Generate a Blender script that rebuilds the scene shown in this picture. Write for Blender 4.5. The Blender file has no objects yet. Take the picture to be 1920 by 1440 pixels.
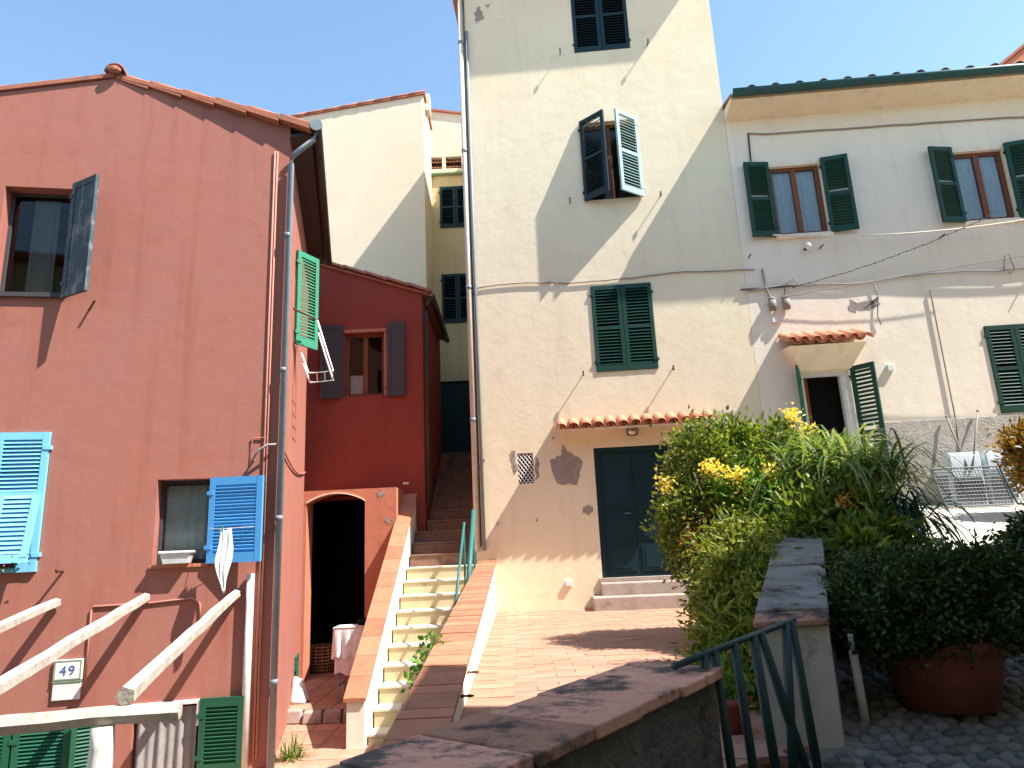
import bpy, math, random
import numpy as np
from mathutils import Matrix, Vector
rad = math.radians
random.seed(7)
sc = bpy.context.scene
COL = sc.collection

# ------------------------------------------------------------------ camera
EYE = 1.6
PITCH, ROLL = rad(13.16), rad(2.62)
cam = bpy.data.cameras.new('camera')
cam.sensor_width = 36.0
cam.lens = 24.43
cam.clip_start = 0.05
cam.clip_end = 2000.0
camo = bpy.data.objects.new('camera', cam)
COL.objects.link(camo)
_F = Vector((0, math.cos(PITCH), math.sin(PITCH)))
_U = Vector((0, -math.sin(PITCH), math.cos(PITCH)))
_R = Vector((1, 0, 0))
_r2 = _R * math.cos(ROLL) - _U * math.sin(ROLL)
_u2 = _U * math.cos(ROLL) + _R * math.sin(ROLL)
camo.matrix_world = Matrix(((_r2.x, _u2.x, -_F.x, 0), (_r2.y, _u2.y, -_F.y, 0), (_r2.z, _u2.z, -_F.z, EYE), (0, 0, 0, 1)))
sc.camera = camo

# ------------------------------------------------------------------ sky, sun, exposure
TO_SUN = Vector((0.697, -0.25, 1.0)).normalized()
w = bpy.data.worlds.new('World')
sc.world = w
w.use_nodes = True
wn = w.node_tree
bg = wn.nodes['Background']
sky = wn.nodes.new('ShaderNodeTexSky')
sky.sky_type = 'NISHITA'
sky.sun_disc = False
sky.sun_elevation = math.asin(TO_SUN.z)
sky.sun_rotation = math.atan2(TO_SUN.x, TO_SUN.y)
sky.altitude = 50
sky.air_density = 1.0
sky.dust_density = 0.35
sky.ozone_density = 1.0
tint = wn.nodes.new('ShaderNodeMix')
tint.data_type = 'RGBA'
tint.blend_type = 'MULTIPLY'
tint.inputs[0].default_value = 1.0
tint.inputs[7].default_value = (1.0, 1.09, 1.05, 1)
wn.links.new(sky.outputs[0], tint.inputs[6])
wn.links.new(tint.outputs[2], bg.inputs[0])
bg.inputs[1].default_value = 0.14
sl = bpy.data.lights.new('sun', 'SUN')
sl.energy = 5.0
sl.angle = rad(0.5)
sl.color = (1.0, 0.96, 0.90)
so = bpy.data.objects.new('sun', sl)
COL.objects.link(so)
so.location = (20, -6, 30)
so.rotation_euler = TO_SUN.to_track_quat('Z', 'Y').to_euler()
sc.view_settings.view_transform = 'Standard'
sc.view_settings.look = 'None'
sc.view_settings.gamma = 1.0
sc.view_settings.use_curve_mapping = False
sc.view_settings.exposure = 1.2


# ------------------------------------------------------------------ materials
def new_mat(name):
    m = bpy.data.materials.new(name)
    m.use_nodes = True
    nt = m.node_tree
    b = nt.nodes['Principled BSDF']
    return m, nt, b


def N(nt, typ, **kw):
    n = nt.nodes.new(typ)
    for k, v in kw.items():
        setattr(n, k, v)
    return n


def ramp(nt, fac, p0, p1, c0=(0, 0, 0, 1), c1=(1, 1, 1, 1)):
    r = N(nt, 'ShaderNodeValToRGB')
    r.color_ramp.elements[0].position = p0
    r.color_ramp.elements[1].position = p1
    r.color_ramp.elements[0].color = c0
    r.color_ramp.elements[1].color = c1
    nt.links.new(fac, r.inputs[0])
    return r.outputs[0]


def mixc(nt, fac, a, b, mode='MIX'):
    m = N(nt, 'ShaderNodeMix', data_type='RGBA', blend_type=mode)
    if isinstance(fac, (int, float)):
        m.inputs[0].default_value = fac
    else:
        nt.links.new(fac, m.inputs[0])
    for sock, v in ((m.inputs[6], a), (m.inputs[7], b)):
        if isinstance(v, tuple):
            sock.default_value = v if len(v) == 4 else (*v, 1)
        else:
            nt.links.new(v, sock)
    return m.outputs[2]


def noise(nt, co, scale, detail=4, rough=0.55, stretch=None):
    if stretch:
        mp = N(nt, 'ShaderNodeMapping')
        mp.inputs['Scale'].default_value = stretch
        nt.links.new(co, mp.inputs[0])
        co = mp.outputs[0]
    n = N(nt, 'ShaderNodeTexNoise')
    n.inputs['Scale'].default_value = scale
    n.inputs['Detail'].default_value = detail
    n.inputs['Roughness'].default_value = rough
    nt.links.new(co, n.inputs['Vector'])
    return n.outputs['Fac']


def bump(nt, b, h, strength, dist=0.02, prev=None):
    bn = N(nt, 'ShaderNodeBump')
    bn.inputs['Strength'].default_value = strength
    bn.inputs['Distance'].default_value = dist
    nt.links.new(h, bn.inputs['Height'])
    if prev is not None:
        nt.links.new(prev, bn.inputs['Normal'])
    nt.links.new(bn.outputs[0], b.inputs['Normal'])
    return bn.outputs[0]


def stucco(name, base, alt, stain, bstr=0.25, spots=None, rough=0.9, stain_amt=0.5, bdist=0.012):
    m, nt, b = new_mat(name)
    tc = N(nt, 'ShaderNodeTexCoord').outputs['Object']
    big = noise(nt, tc, 0.9, 5, 0.6)
    c = mixc(nt, ramp(nt, big, 0.35, 0.68), base, alt)
    blot = noise(nt, tc, 3.1, 6, 0.65)
    c = mixc(nt, ramp(nt, blot, 0.55, 0.8, (0, 0, 0, 1), (0.45, 0.45, 0.45, 1)), c, stain)
    streak = noise(nt, tc, 1.0, 5, 0.6, (5.5, 5.5, 0.35))
    c = mixc(nt, ramp(nt, streak, 0.52, 0.78, (0, 0, 0, 1), (stain_amt,) * 3 + (1,)), c, stain)
    if spots:
        sp = noise(nt, tc, 2.3, 8, 0.72)
        c = mixc(nt, ramp(nt, sp, 0.70, 0.735), c, spots)
    grain = noise(nt, tc, 60, 3, 0.6)
    c = mixc(nt, 0.12, c, ramp(nt, grain, 0.3, 0.7, (0.55, 0.55, 0.55, 1), (1, 1, 1, 1)), 'MULTIPLY')
    nt.links.new(c, b.inputs['Base Color'])
    b.inputs['Roughness'].default_value = rough
    b.inputs['Specular IOR Level'].default_value = 0.15
    lump = noise(nt, tc, 4.5, 5, 0.6)
    n1 = bump(nt, b, lump, bstr, bdist * 2.2)
    fine = noise(nt, tc, 26, 4, 0.65)
    bump(nt, b, fine, bstr * 0.8, bdist * 0.35, n1)
    return m


def rough_mat(name, base, alt, scale=6, rough=0.8, bstr=0.3, bscale=25, spec=0.25, dark=None, dscale=3.0, dpos=(0.55, 0.72), bdist=0.008, rnd=0.0):
    m, nt, b = new_mat(name)
    tc = N(nt, 'ShaderNodeTexCoord').outputs['Object']
    c = mixc(nt, ramp(nt, noise(nt, tc, scale, 5, 0.6), 0.32, 0.7), base, alt)
    if dark:
        c = mixc(nt, ramp(nt, noise(nt, tc, dscale, 6, 0.7), *dpos), c, dark)
    if rnd:
        oi = N(nt, 'ShaderNodeObjectInfo').outputs['Random']
        v = ramp(nt, oi, 0, 1, (1 - rnd,) * 3 + (1,), (1 + rnd * 0.4,) * 3 + (1,))
        c = mixc(nt, 1.0, c, v, 'MULTIPLY')
    nt.links.new(c, b.inputs['Base Color'])
    b.inputs['Roughness'].default_value = rough
    b.inputs['Specular IOR Level'].default_value = spec
    bump(nt, b, noise(nt, tc, bscale, 4, 0.65), bstr, bdist)
    return m


def paint(name, base, worn, wear=0.0, rough=0.45, spec=0.4):
    m, nt, b = new_mat(name)
    tc = N(nt, 'ShaderNodeTexCoord').outputs['Object']
    oi = N(nt, 'ShaderNodeObjectInfo').outputs['Random']
    v = ramp(nt, oi, 0, 1, (0.82, 0.82, 0.82, 1), (1.12, 1.12, 1.12, 1))
    c = mixc(nt, 1.0, base, v, 'MULTIPLY')
    c = mixc(nt, ramp(nt, noise(nt, tc, 7, 6, 0.7, (1, 1, 0.5)), 0.68 - wear, 0.85 - wear), c, worn)
    nt.links.new(c, b.inputs['Base Color'])
    b.inputs['Roughness'].default_value = rough
    b.inputs['Specular IOR Level'].default_value = spec
    bump(nt, b, noise(nt, tc, 30, 3, 0.6), 0.12, 0.004)
    return m


def wood(name, c0, c1, rough=0.75):
    m, nt, b = new_mat(name)
    tc = N(nt, 'ShaderNodeTexCoord').outputs['Object']
    g = noise(nt, tc, 1.0, 6, 0.7, (2.2, 30, 30))
    c = mixc(nt, ramp(nt, g, 0.3, 0.7), c0, c1)
    nt.links.new(c, b.inputs['Base Color'])
    b.inputs['Roughness'].default_value = rough
    b.inputs['Specular IOR Level'].default_value = 0.2
    bump(nt, b, g, 0.5, 0.008)
    return m


def leaf_mat(name, cols, trans=0.35, rough=0.45):
    m, nt, b = new_mat(name)
    geo = N(nt, 'ShaderNodeNewGeometry')
    r = N(nt, 'ShaderNodeValToRGB')
    els = r.color_ramp.elements
    while len(els) < len(cols):
        els.new(0.5)
    for i, c in enumerate(cols):
        els[i].position = i / (len(cols) - 1)
        els[i].color = (*c, 1)
    nt.links.new(geo.outputs['Random Per Island'], r.inputs[0])
    nt.links.new(r.outputs[0], b.inputs['Base Color'])
    b.inputs['Roughness'].default_value = rough
    b.inputs['Specular IOR Level'].default_value = 0.3
    tr = N(nt, 'ShaderNodeBsdfTranslucent')
    tcol = mixc(nt, 1.0, r.outputs[0], (1.5, 1.5, 0.7), 'MULTIPLY')
    nt.links.new(tcol, tr.inputs[0])
    mx = N(nt, 'ShaderNodeMixShader')
    mx.inputs[0].default_value = trans
    nt.links.new(b.outputs[0], mx.inputs[1])
    nt.links.new(tr.outputs[0], mx.inputs[2])
    nt.links.new(mx.outputs[0], nt.nodes['Material Output'].inputs[0])
    return m


def flat(name, c, rough=0.6, spec=0.3, metal=0.0):
    m, nt, b = new_mat(name)
    tc = N(nt, 'ShaderNodeTexCoord').outputs['Object']
    g = noise(nt, tc, 14, 4, 0.6)
    cc = mixc(nt, ramp(nt, g, 0.3, 0.7), tuple(x * 0.8 for x in c), c)
    nt.links.new(cc, b.inputs['Base Color'])
    b.inputs['Roughness'].default_value = rough
    b.inputs['Specular IOR Level'].default_value = spec
    b.inputs['Metallic'].default_value = metal
    return m


def glass_mat():
    m, nt, b = new_mat('window_glass')
    gl = N(nt, 'ShaderNodeBsdfGlossy')
    gl.inputs['Roughness'].default_value = 0.03
    tr = N(nt, 'ShaderNodeBsdfTransparent')
    tr.inputs[0].default_value = (0.82, 0.86, 0.86, 1)
    fr = N(nt, 'ShaderNodeFresnel')
    fr.inputs[0].default_value = 1.33
    mx = N(nt, 'ShaderNodeMixShader')
    nt.links.new(fr.outputs[0], mx.inputs[0])
    nt.links.new(tr.outputs[0], mx.inputs[1])
    nt.links.new(gl.outputs[0], mx.inputs[2])
    nt.links.new(mx.outputs[0], nt.nodes['Material Output'].inputs[0])
    return m


M = {}
M['tower'] = stucco('cream_stucco', (0.82, 0.70, 0.50), (0.77, 0.645, 0.455), (0.52, 0.43, 0.32), 0.22, (0.42, 0.36, 0.31), stain_amt=0.22)
M['rhouse'] = stucco('pale_stucco', (0.86, 0.75, 0.615), (0.81, 0.695, 0.56), (0.60, 0.50, 0.41), 0.22, (0.55, 0.48, 0.42), stain_amt=0.3)
M['cream'] = stucco('ivory_stucco', (0.78, 0.67, 0.50), (0.74, 0.63, 0.47), (0.58, 0.48, 0.37), 0.12, stain_amt=0.2)
M['yellow'] = stucco('ochre_stucco', (0.66, 0.54, 0.30), (0.60, 0.50, 0.30), (0.40, 0.34, 0.22), 0.15)
M['red'] = stucco('faded_red_stucco', (0.385, 0.145, 0.105), (0.36, 0.155, 0.12), (0.29, 0.085, 0.055), 0.2, stain_amt=0.55)
M['annex'] = stucco('deep_red_stucco', (0.30, 0.060, 0.040), (0.26, 0.052, 0.036), (0.19, 0.036, 0.028), 0.2, stain_amt=0.4)
M['annexlow'] = stucco('salmon_and_sunlit_red_stucco', (0.52, 0.20, 0.12), (0.47, 0.17, 0.10), (0.28, 0.11, 0.07), 0.3, (0.22, 0.10, 0.07), stain_amt=0.3)  # on the porch, the deep red wall painted in its sunlit colour
M['stairwhite'] = stucco('limewash', (0.80, 0.75, 0.62), (0.76, 0.70, 0.55), (0.50, 0.43, 0.33), 0.25, stain_amt=0.25)
M['plinth'] = rough_mat('rough_grey_render', (0.46, 0.42, 0.37), (0.34, 0.31, 0.28), 9, 0.95, 0.8, 30, 0.1, (0.58, 0.53, 0.45), 5, bdist=0.03)
M['patch'] = rough_mat('exposed_render', (0.36, 0.30, 0.27), (0.26, 0.22, 0.20), 9, 0.95, 0.8, 26, 0.1, bdist=0.02)
M['terracotta'] = rough_mat('terracotta_tile', (0.50, 0.21, 0.12), (0.40, 0.16, 0.09), 8, 0.85, 0.35, 30, 0.2, (0.30, 0.17, 0.12), 4, (0.6, 0.8), rnd=0.28)
M['rooftile'] = rough_mat('roof_tile', (0.45, 0.17, 0.10), (0.36, 0.14, 0.09), 7, 0.9, 0.4, 25, 0.15, (0.22, 0.15, 0.11), 5, (0.55, 0.75), rnd=0.3)
M['canopytile'] = rough_mat('canopy_tile', (0.66, 0.30, 0.18), (0.58, 0.24, 0.13), 9, 0.85, 0.3, 25, 0.2, (0.40, 0.22, 0.15), 6, (0.62, 0.8), rnd=0.2)
M['floor'] = rough_mat('brick_floor', (0.46, 0.25, 0.17), (0.40, 0.20, 0.13), 5, 0.8, 0.3, 28, 0.25, (0.50, 0.32, 0.24), 1.3, (0.5, 0.7), rnd=0.14)
M['grout'] = rough_mat('mortar', (0.40, 0.22, 0.15), (0.34, 0.18, 0.12), 12, 0.95, 0.4, 40, 0.1)
M['captile'] = rough_mat('weathered_coping_tile', (0.66, 0.33, 0.22), (0.52, 0.26, 0.18), 5, 0.9, 0.5, 22, 0.15, (0.10, 0.08, 0.07), 3.4, (0.50, 0.60), rnd=0.5)
M['greycap'] = rough_mat('weathered_coping_shaded_tile', (0.32, 0.29, 0.26), (0.21, 0.19, 0.17), 5, 0.95, 0.6, 20, 0.1, (0.06, 0.055, 0.06), 3.5, (0.52, 0.66), rnd=0.2)
M['rubble'] = rough_mat('dark_rough_render', (0.17, 0.145, 0.12), (0.09, 0.08, 0.07), 10, 0.95, 1.0, 28, 0.1, (0.05, 0.05, 0.04), 7, bdist=0.035)
M['greyplaster'] = rough_mat('stained_plaster', (0.54, 0.48, 0.41), (0.40, 0.35, 0.30), 4, 0.92, 0.5, 25, 0.1, (0.12, 0.11, 0.11), 2.6, (0.55, 0.68))
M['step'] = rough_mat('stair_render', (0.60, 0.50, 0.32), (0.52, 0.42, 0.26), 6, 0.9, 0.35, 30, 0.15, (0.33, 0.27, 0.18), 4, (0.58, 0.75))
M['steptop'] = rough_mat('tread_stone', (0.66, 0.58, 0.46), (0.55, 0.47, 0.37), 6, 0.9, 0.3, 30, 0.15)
M['shadebrick'] = rough_mat('shaded_brick_step', (0.26, 0.14, 0.10), (0.18, 0.10, 0.075), 6, 0.9, 0.4, 25, 0.15, (0.10, 0.07, 0.055), 4)  # brown brick, darkened to paint the shade on the upper steps
M['stone'] = rough_mat('door_step_stone', (0.42, 0.34, 0.29), (0.32, 0.25, 0.21), 6, 0.9, 0.4, 25, 0.15, (0.20, 0.15, 0.13), 4)
M['path'] = rough_mat('path_mortar', (0.26, 0.23, 0.20), (0.16, 0.14, 0.12), 6, 0.95, 0.6, 35, 0.1, (0.2, 0.18, 0.15), 4)
M['cobble'] = rough_mat('cobble', (0.25, 0.23, 0.21), (0.12, 0.115, 0.115), 12, 0.8, 0.3, 40, 0.25, rnd=0.5)
M['apron'] = rough_mat('pale_concrete', (0.66, 0.61, 0.53), (0.55, 0.50, 0.43), 5, 0.95, 0.5, 30, 0.1, (0.42, 0.38, 0.32), 3, (0.6, 0.75))
M['yard'] = rough_mat('low_bounce_paving', (0.13, 0.10, 0.085), (0.09, 0.075, 0.065), 4, 0.95, 0.4, 20, 0.1)  # colour of the unseen yard, kept dark to cut bounced light
M['ground'] = rough_mat('earth', (0.30, 0.24, 0.18), (0.22, 0.18, 0.13), 0.5, 0.95, 0.3, 3, 0.1)
M['dkgreen'] = paint('bottle_green_paint', (0.008, 0.052, 0.036), (0.08, 0.14, 0.12), 0.0, 0.5, 0.25)
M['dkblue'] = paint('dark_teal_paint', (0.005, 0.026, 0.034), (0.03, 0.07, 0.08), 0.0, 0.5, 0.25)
M['green'] = paint('leaf_green_paint', (0.018, 0.105, 0.055), (0.10, 0.22, 0.15), 0.0)
M['jade'] = paint('jade_paint', (0.045, 0.27, 0.155), (0.25, 0.5, 0.36), 0.0)
M['palegreen'] = paint('sunlit_green_paint', (0.30, 0.46, 0.44), (0.5, 0.6, 0.58), 0.05)  # pale colour paints sunlight onto the right-hand ajar leaf
M['blue'] = paint('sky_blue_paint', (0.10, 0.42, 0.85), (0.25, 0.55, 0.85), 0.0)
M['ltblue'] = paint('pale_blue_paint', (0.22, 0.60, 0.88), (0.45, 0.72, 0.9), 0.0)
M['greyshutter'] = paint('peeling_grey_green_paint', (0.055, 0.085, 0.10), (0.26, 0.25, 0.25), 0.17, 0.7, 0.2)
M['greyboard'] = paint('dull_grey_paint', (0.075, 0.065, 0.07), (0.14, 0.12, 0.12), 0.0, 0.7, 0.2)
M['brown'] = wood('varnished_window_wood', (0.22, 0.075, 0.03), (0.15, 0.05, 0.02), 0.5)
M['beam'] = rough_mat('bleached_pole_wood', (0.52, 0.47, 0.40), (0.34, 0.30, 0.25), 9, 0.9, 0.7, 35, 0.1, (0.17, 0.14, 0.11), 6, (0.62, 0.72), bdist=0.012)
M['whitewood'] = flat('white_painted_wood', (0.72, 0.70, 0.66))
M['teal'] = flat('teal_painted_iron', (0.035, 0.17, 0.15), 0.5)
M['iron'] = flat('dark_green_iron', (0.015, 0.05, 0.05), 0.45, 0.4)
M['rust'] = flat('rusty_iron', (0.12, 0.06, 0.04), 0.8)
M['gutter'] = flat('green_painted_gutter', (0.02, 0.085, 0.085), 0.5)
M['browngut'] = flat('brown_gutter', (0.05, 0.035, 0.03), 0.5)
M['pipe'] = flat('grey_blue_pipe', (0.22, 0.26, 0.28), 0.5)
M['whitepipe'] = flat('white_plastic_pipe', (0.72, 0.69, 0.64), 0.5)
M['pinkpipe'] = flat('painted_conduit', (0.52, 0.22, 0.16), 0.7)
M['creampipe'] = flat('cream_painted_pipe', (0.62, 0.54, 0.44), 0.6)
M['cable'] = flat('grey_cable', (0.30, 0.26, 0.23), 0.8)
M['darkcable'] = flat('dark_cable', (0.07, 0.06, 0.06), 0.8)
M['rope'] = flat('pale_rope', (0.75, 0.68, 0.58), 0.9)
M['cloth'] = flat('white_cotton', (0.82, 0.81, 0.80), 0.95, 0.05)
M['pinkcloth'] = flat('pale_pink_cotton', (0.84, 0.72, 0.72), 0.95, 0.05)
M['lace'] = flat('lace_curtain', (0.85, 0.86, 0.88), 0.95, 0.05)
M['graylace'] = flat('grey_curtain', (0.30, 0.28, 0.27), 0.95, 0.05)
M['bluelace'] = flat('blue_lace', (0.25, 0.30, 0.45), 0.95, 0.05)
M['plastic'] = flat('white_plastic', (0.78, 0.78, 0.76), 0.4)
M['ceramic'] = flat('white_ceramic', (0.80, 0.80, 0.76), 0.25, 0.5)
M['ink'] = flat('blue_ink', (0.05, 0.13, 0.35), 0.4)
M['mossline'] = flat('green_trim', (0.22, 0.32, 0.18), 0.6)
M['metal'] = flat('galvanised_steel', (0.13, 0.14, 0.15), 0.6, 0.3, 0.2)
M['paleblue'] = flat('pale_blue_panel', (0.68, 0.76, 0.80), 0.5)
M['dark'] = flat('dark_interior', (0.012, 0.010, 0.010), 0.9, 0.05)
M['wicker'] = flat('wicker_cane', (0.38, 0.22, 0.10), 0.8)
M['soffit'] = stucco('ochre_cornice', (0.84, 0.72, 0.55), (0.79, 0.67, 0.50), (0.5, 0.38, 0.25), 0.12)
M['pot'] = rough_mat('terracotta_pot', (0.27, 0.075, 0.05), (0.20, 0.06, 0.04), 4, 0.85, 0.2, 30, 0.2)
M['bulb'] = flat('frosted_glass', (0.75, 0.72, 0.62), 0.3, 0.5)
M['bark'] = rough_mat('bark', (0.16, 0.11, 0.07), (0.09, 0.07, 0.05), 20, 0.95, 0.6, 40, 0.1)
M['glass'] = glass_mat()
M['lf_bush'] = leaf_mat('shrub_leaf', [(0.04, 0.075, 0.012), (0.10, 0.16, 0.02), (0.19, 0.24, 0.035), (0.33, 0.34, 0.07)])
M['lf_bright'] = leaf_mat('fresh_leaf', [(0.05, 0.14, 0.015), (0.10, 0.22, 0.025), (0.17, 0.30, 0.04)])
M['lf_casc'] = leaf_mat('trailing_leaf', [(0.08, 0.12, 0.015), (0.18, 0.22, 0.03), (0.34, 0.33, 0.07)])
M['lf_dark'] = leaf_mat('dark_leaf', [(0.022, 0.042, 0.013), (0.038, 0.065, 0.018), (0.06, 0.09, 0.025)], 0.2, 0.3)
M['lf_strap'] = leaf_mat('strap_leaf', [(0.07, 0.13, 0.03), (0.15, 0.22, 0.05), (0.32, 0.35, 0.13)])
M['lf_blue'] = leaf_mat('blue_green_leaf', [(0.02, 0.06, 0.035), (0.035, 0.085, 0.045), (0.05, 0.10, 0.05)])
M['lf_orange'] = leaf_mat('rusty_leaf', [(0.10, 0.09, 0.02), (0.24, 0.13, 0.02), (0.34, 0.17, 0.03)])
M['fl_yellow'] = leaf_mat('yellow_petal', [(0.82, 0.56, 0.07), (0.9, 0.72, 0.14), (0.92, 0.82, 0.30)], 0.3)
M['fl_orange'] = leaf_mat('orange_petal', [(0.55, 0.20, 0.03), (0.7, 0.32, 0.04)], 0.3)
M['fl_pink'] = leaf_mat('pink_petal', [(0.6, 0.05, 0.2), (0.75, 0.12, 0.3)], 0.3)


# ------------------------------------------------------------------ geometry helpers
class MB:
    def __init__(s):
        s.v = []
        s.f = []

    def add(s, vs, fs):
        o = len(s.v)
        s.v += [tuple(p) for p in vs]
        s.f += [tuple(i + o for i in f) for f in fs]
        return s

    def box(s, a0, a1, b0, b1, c0, c1):
        vs = [(a0, b0, c0), (a1, b0, c0), (a1, b1, c0), (a0, b1, c0), (a0, b0, c1), (a1, b0, c1), (a1, b1, c1), (a0, b1, c1)]
        return s.add(vs, [(0, 3, 2, 1), (4, 5, 6, 7), (0, 1, 5, 4), (1, 2, 6, 5), (2, 3, 7, 6), (3, 0, 4, 7)])

    def hexa(s, bot, top):
        return s.add(list(bot) + list(top), [(0, 3, 2, 1), (4, 5, 6, 7), (0, 1, 5, 4), (1, 2, 6, 5), (2, 3, 7, 6), (3, 0, 4, 7)])

    def quad(s, a, b, c, d):
        return s.add([a, b, c, d], [(0, 1, 2, 3)])

    def prism(s, poly, z0, z1):
        n = len(poly)
        vs = [(x, y, z0) for x, y in poly] + [(x, y, z1) for x, y in poly]
        fs = [tuple(range(n - 1, -1, -1)), tuple(range(n, 2 * n))]
        fs += [(i, (i + 1) % n, n + (i + 1) % n, n + i) for i in range(n)]
        return s.add(vs, fs)

    def slab_uz(s, poly, d0, d1):
        n = len(poly)
        vs = [(x, d0, z) for x, z in poly] + [(x, d1, z) for x, z in poly]
        fs = [tuple(range(n)), tuple(range(2 * n - 1, n - 1, -1))]
        fs += [(i, n + i, n + (i + 1) % n, (i + 1) % n) for i in range(n)]
        return s.add(vs, fs)

    def tube(s, pts, r, n=8, cap=True):
        pts = [Vector(p) for p in pts]
        rs = r if isinstance(r, (list, tuple)) else [r] * len(pts)
        rings = []
        for i, p in enumerate(pts):
            a = pts[max(0, i - 1)]
            b = pts[min(len(pts) - 1, i + 1)]
            t = (b - a).normalized()
            ref = Vector((0, 0, 1)) if abs(t.z) < 0.95 else Vector((1, 0, 0))
            x = t.cross(ref).normalized()
            y = t.cross(x)
            rings.append([p + (x * math.cos(2 * math.pi * k / n) + y * math.sin(2 * math.pi * k / n)) * rs[i] for k in range(n)])
        vs = [q for ring in rings for q in ring]
        fs = []
        for i in range(len(pts) - 1):
            for k in range(n):
                fs.append((i * n + k, i * n + (k + 1) % n, (i + 1) * n + (k + 1) % n, (i + 1) * n + k))
        if cap:
            fs.append(tuple(range(n - 1, -1, -1)))
            fs.append(tuple((len(pts) - 1) * n + k for k in range(n)))
        return s.add(vs, fs)

    def lathe(s, prof, cx, cy, n=20):
        vs = []
        for r, z in prof:
            vs += [(cx + r * math.cos(2 * math.pi * k / n), cy + r * math.sin(2 * math.pi * k / n), z) for k in range(n)]
        fs = []
        for i in range(len(prof) - 1):
            for k in range(n):
                fs.append((i * n + k, i * n + (k + 1) % n, (i + 1) * n + (k + 1) % n, (i + 1) * n + k))
        fs.append(tuple(range(n - 1, -1, -1)))
        fs.append(tuple((len(prof) - 1) * n + k for k in range(n)))
        return s.add(vs, fs)

    def ball(s, c, rx, ry, rz, n=10, m=6):
        prof = []
        vs = []
        for i in range(1, m):
            a = math.pi * i / m
            vs += [(c[0] + rx * math.sin(a) * math.cos(2 * math.pi * k / n), c[1] + ry * math.sin(a) * math.sin(2 * math.pi * k / n), c[2] - rz * math.cos(a)) for k in range(n)]
        fs = []
        for i in range(m - 2):
            for k in range(n):
                fs.append((i * n + k, i * n + (k + 1) % n, (i + 1) * n + (k + 1) % n, (i + 1) * n + k))
        vs += [(c[0], c[1], c[2] - rz), (c[0], c[1], c[2] + rz)]
        b = len(vs) - 2
        for k in range(n):
            fs.append((b, (k + 1) % n, k))
            fs.append((b + 1, (m - 2) * n + k, (m - 2) * n + (k + 1) % n))
        return s.add(vs, fs)

    def half_tile(s, p0, p1, r0, r1, up=(0, 0, 1), th=0.012, n=7):
        """curved roof tile: half cylinder shell from p0 to p1"""
        p0 = Vector(p0)
        p1 = Vector(p1)
        t = (p1 - p0).normalized()
        x = t.cross(Vector(up)).normalized()
        y = x.cross(t)
        vs = []
        for p, r in ((p0, r0), (p1, r1)):
            for rr in (r, r - th):
                for k in range(n):
                    a = math.pi * k / (n - 1)
                    vs.append(p + x * math.cos(a) * rr + y * math.sin(a) * rr)
        fs = []
        for k in range(n - 1):
            fs.append((k, k + 1, 2 * n + k + 1, 2 * n + k))
            fs.append((n + k + 1, n + k, 3 * n + k, 3 * n + k + 1))
            fs.append((k + 1, k, n + k, n + k + 1))
            fs.append((2 * n + k, 2 * n + k + 1, 3 * n + k + 1, 3 * n + k))
        fs.append((0, 2 * n, 3 * n, n))
        fs.append((n - 1, 2 * n - 1, 4 * n - 1, 3 * n - 1))
        return s.add(vs, fs)

    def mesh(s, name, org=(0, 0, 0), smooth=False):
        me = bpy.data.meshes.new(name)
        me.from_pydata([(p[0] - org[0], p[1] - org[1], p[2] - org[2]) for p in s.v], [], s.f)
        me.update()
        if smooth:
            me.polygons.foreach_set('use_smooth', [True] * len(me.polygons))
        return me

    def build(s, name, mat, parent=None, org=(0, 0, 0), smooth=False, bevel=0.0):
        me = s.mesh(name, org, smooth)
        me.materials.append(M[mat])
        return link(name, me, parent, org, bevel)


def link(name, me, parent=None, org=(0, 0, 0), bevel=0.0):
    o = bpy.data.objects.new(name, me)
    COL.objects.link(o)
    if parent is not None:
        o.parent = parent
    else:
        o.location = org
    if bevel:
        bv = o.modifiers.new('bevel', 'BEVEL')
        bv.width = bevel
        bv.segments = 2
        bv.limit_method = 'ANGLE'
    return o


def tag(o, label=None, cat=None, group=None, kind=None):
    if label:
        o['label'] = label
    if cat:
        o['category'] = cat
    if group:
        o['group'] = group
    if kind:
        o['kind'] = kind
    return o


def empty(name, loc, yaw=0.0):
    e = bpy.data.objects.new(name, None)
    COL.objects.link(e)
    e.location = loc
    e.rotation_euler = (0, 0, yaw)
    e.empty_display_size = 0.2
    return e


class Frame:
    """a building: Empty at its base corner; parts given as (along wall, into wall, world height)"""
    def __init__(s, name, label, cat, x, y, base, yaw):
        s.e = empty(name, (x, y, base), rad(yaw))
        tag(s.e, label, cat)
        s.base = base

    def part(s, mb, name, mat, parent=None, smooth=False, bevel=0.0):
        me = mb.mesh(name, (0, 0, s.base), smooth)
        me.materials.append(M[mat])
        return link(name, me, parent or s.e, bevel=bevel)


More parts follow.
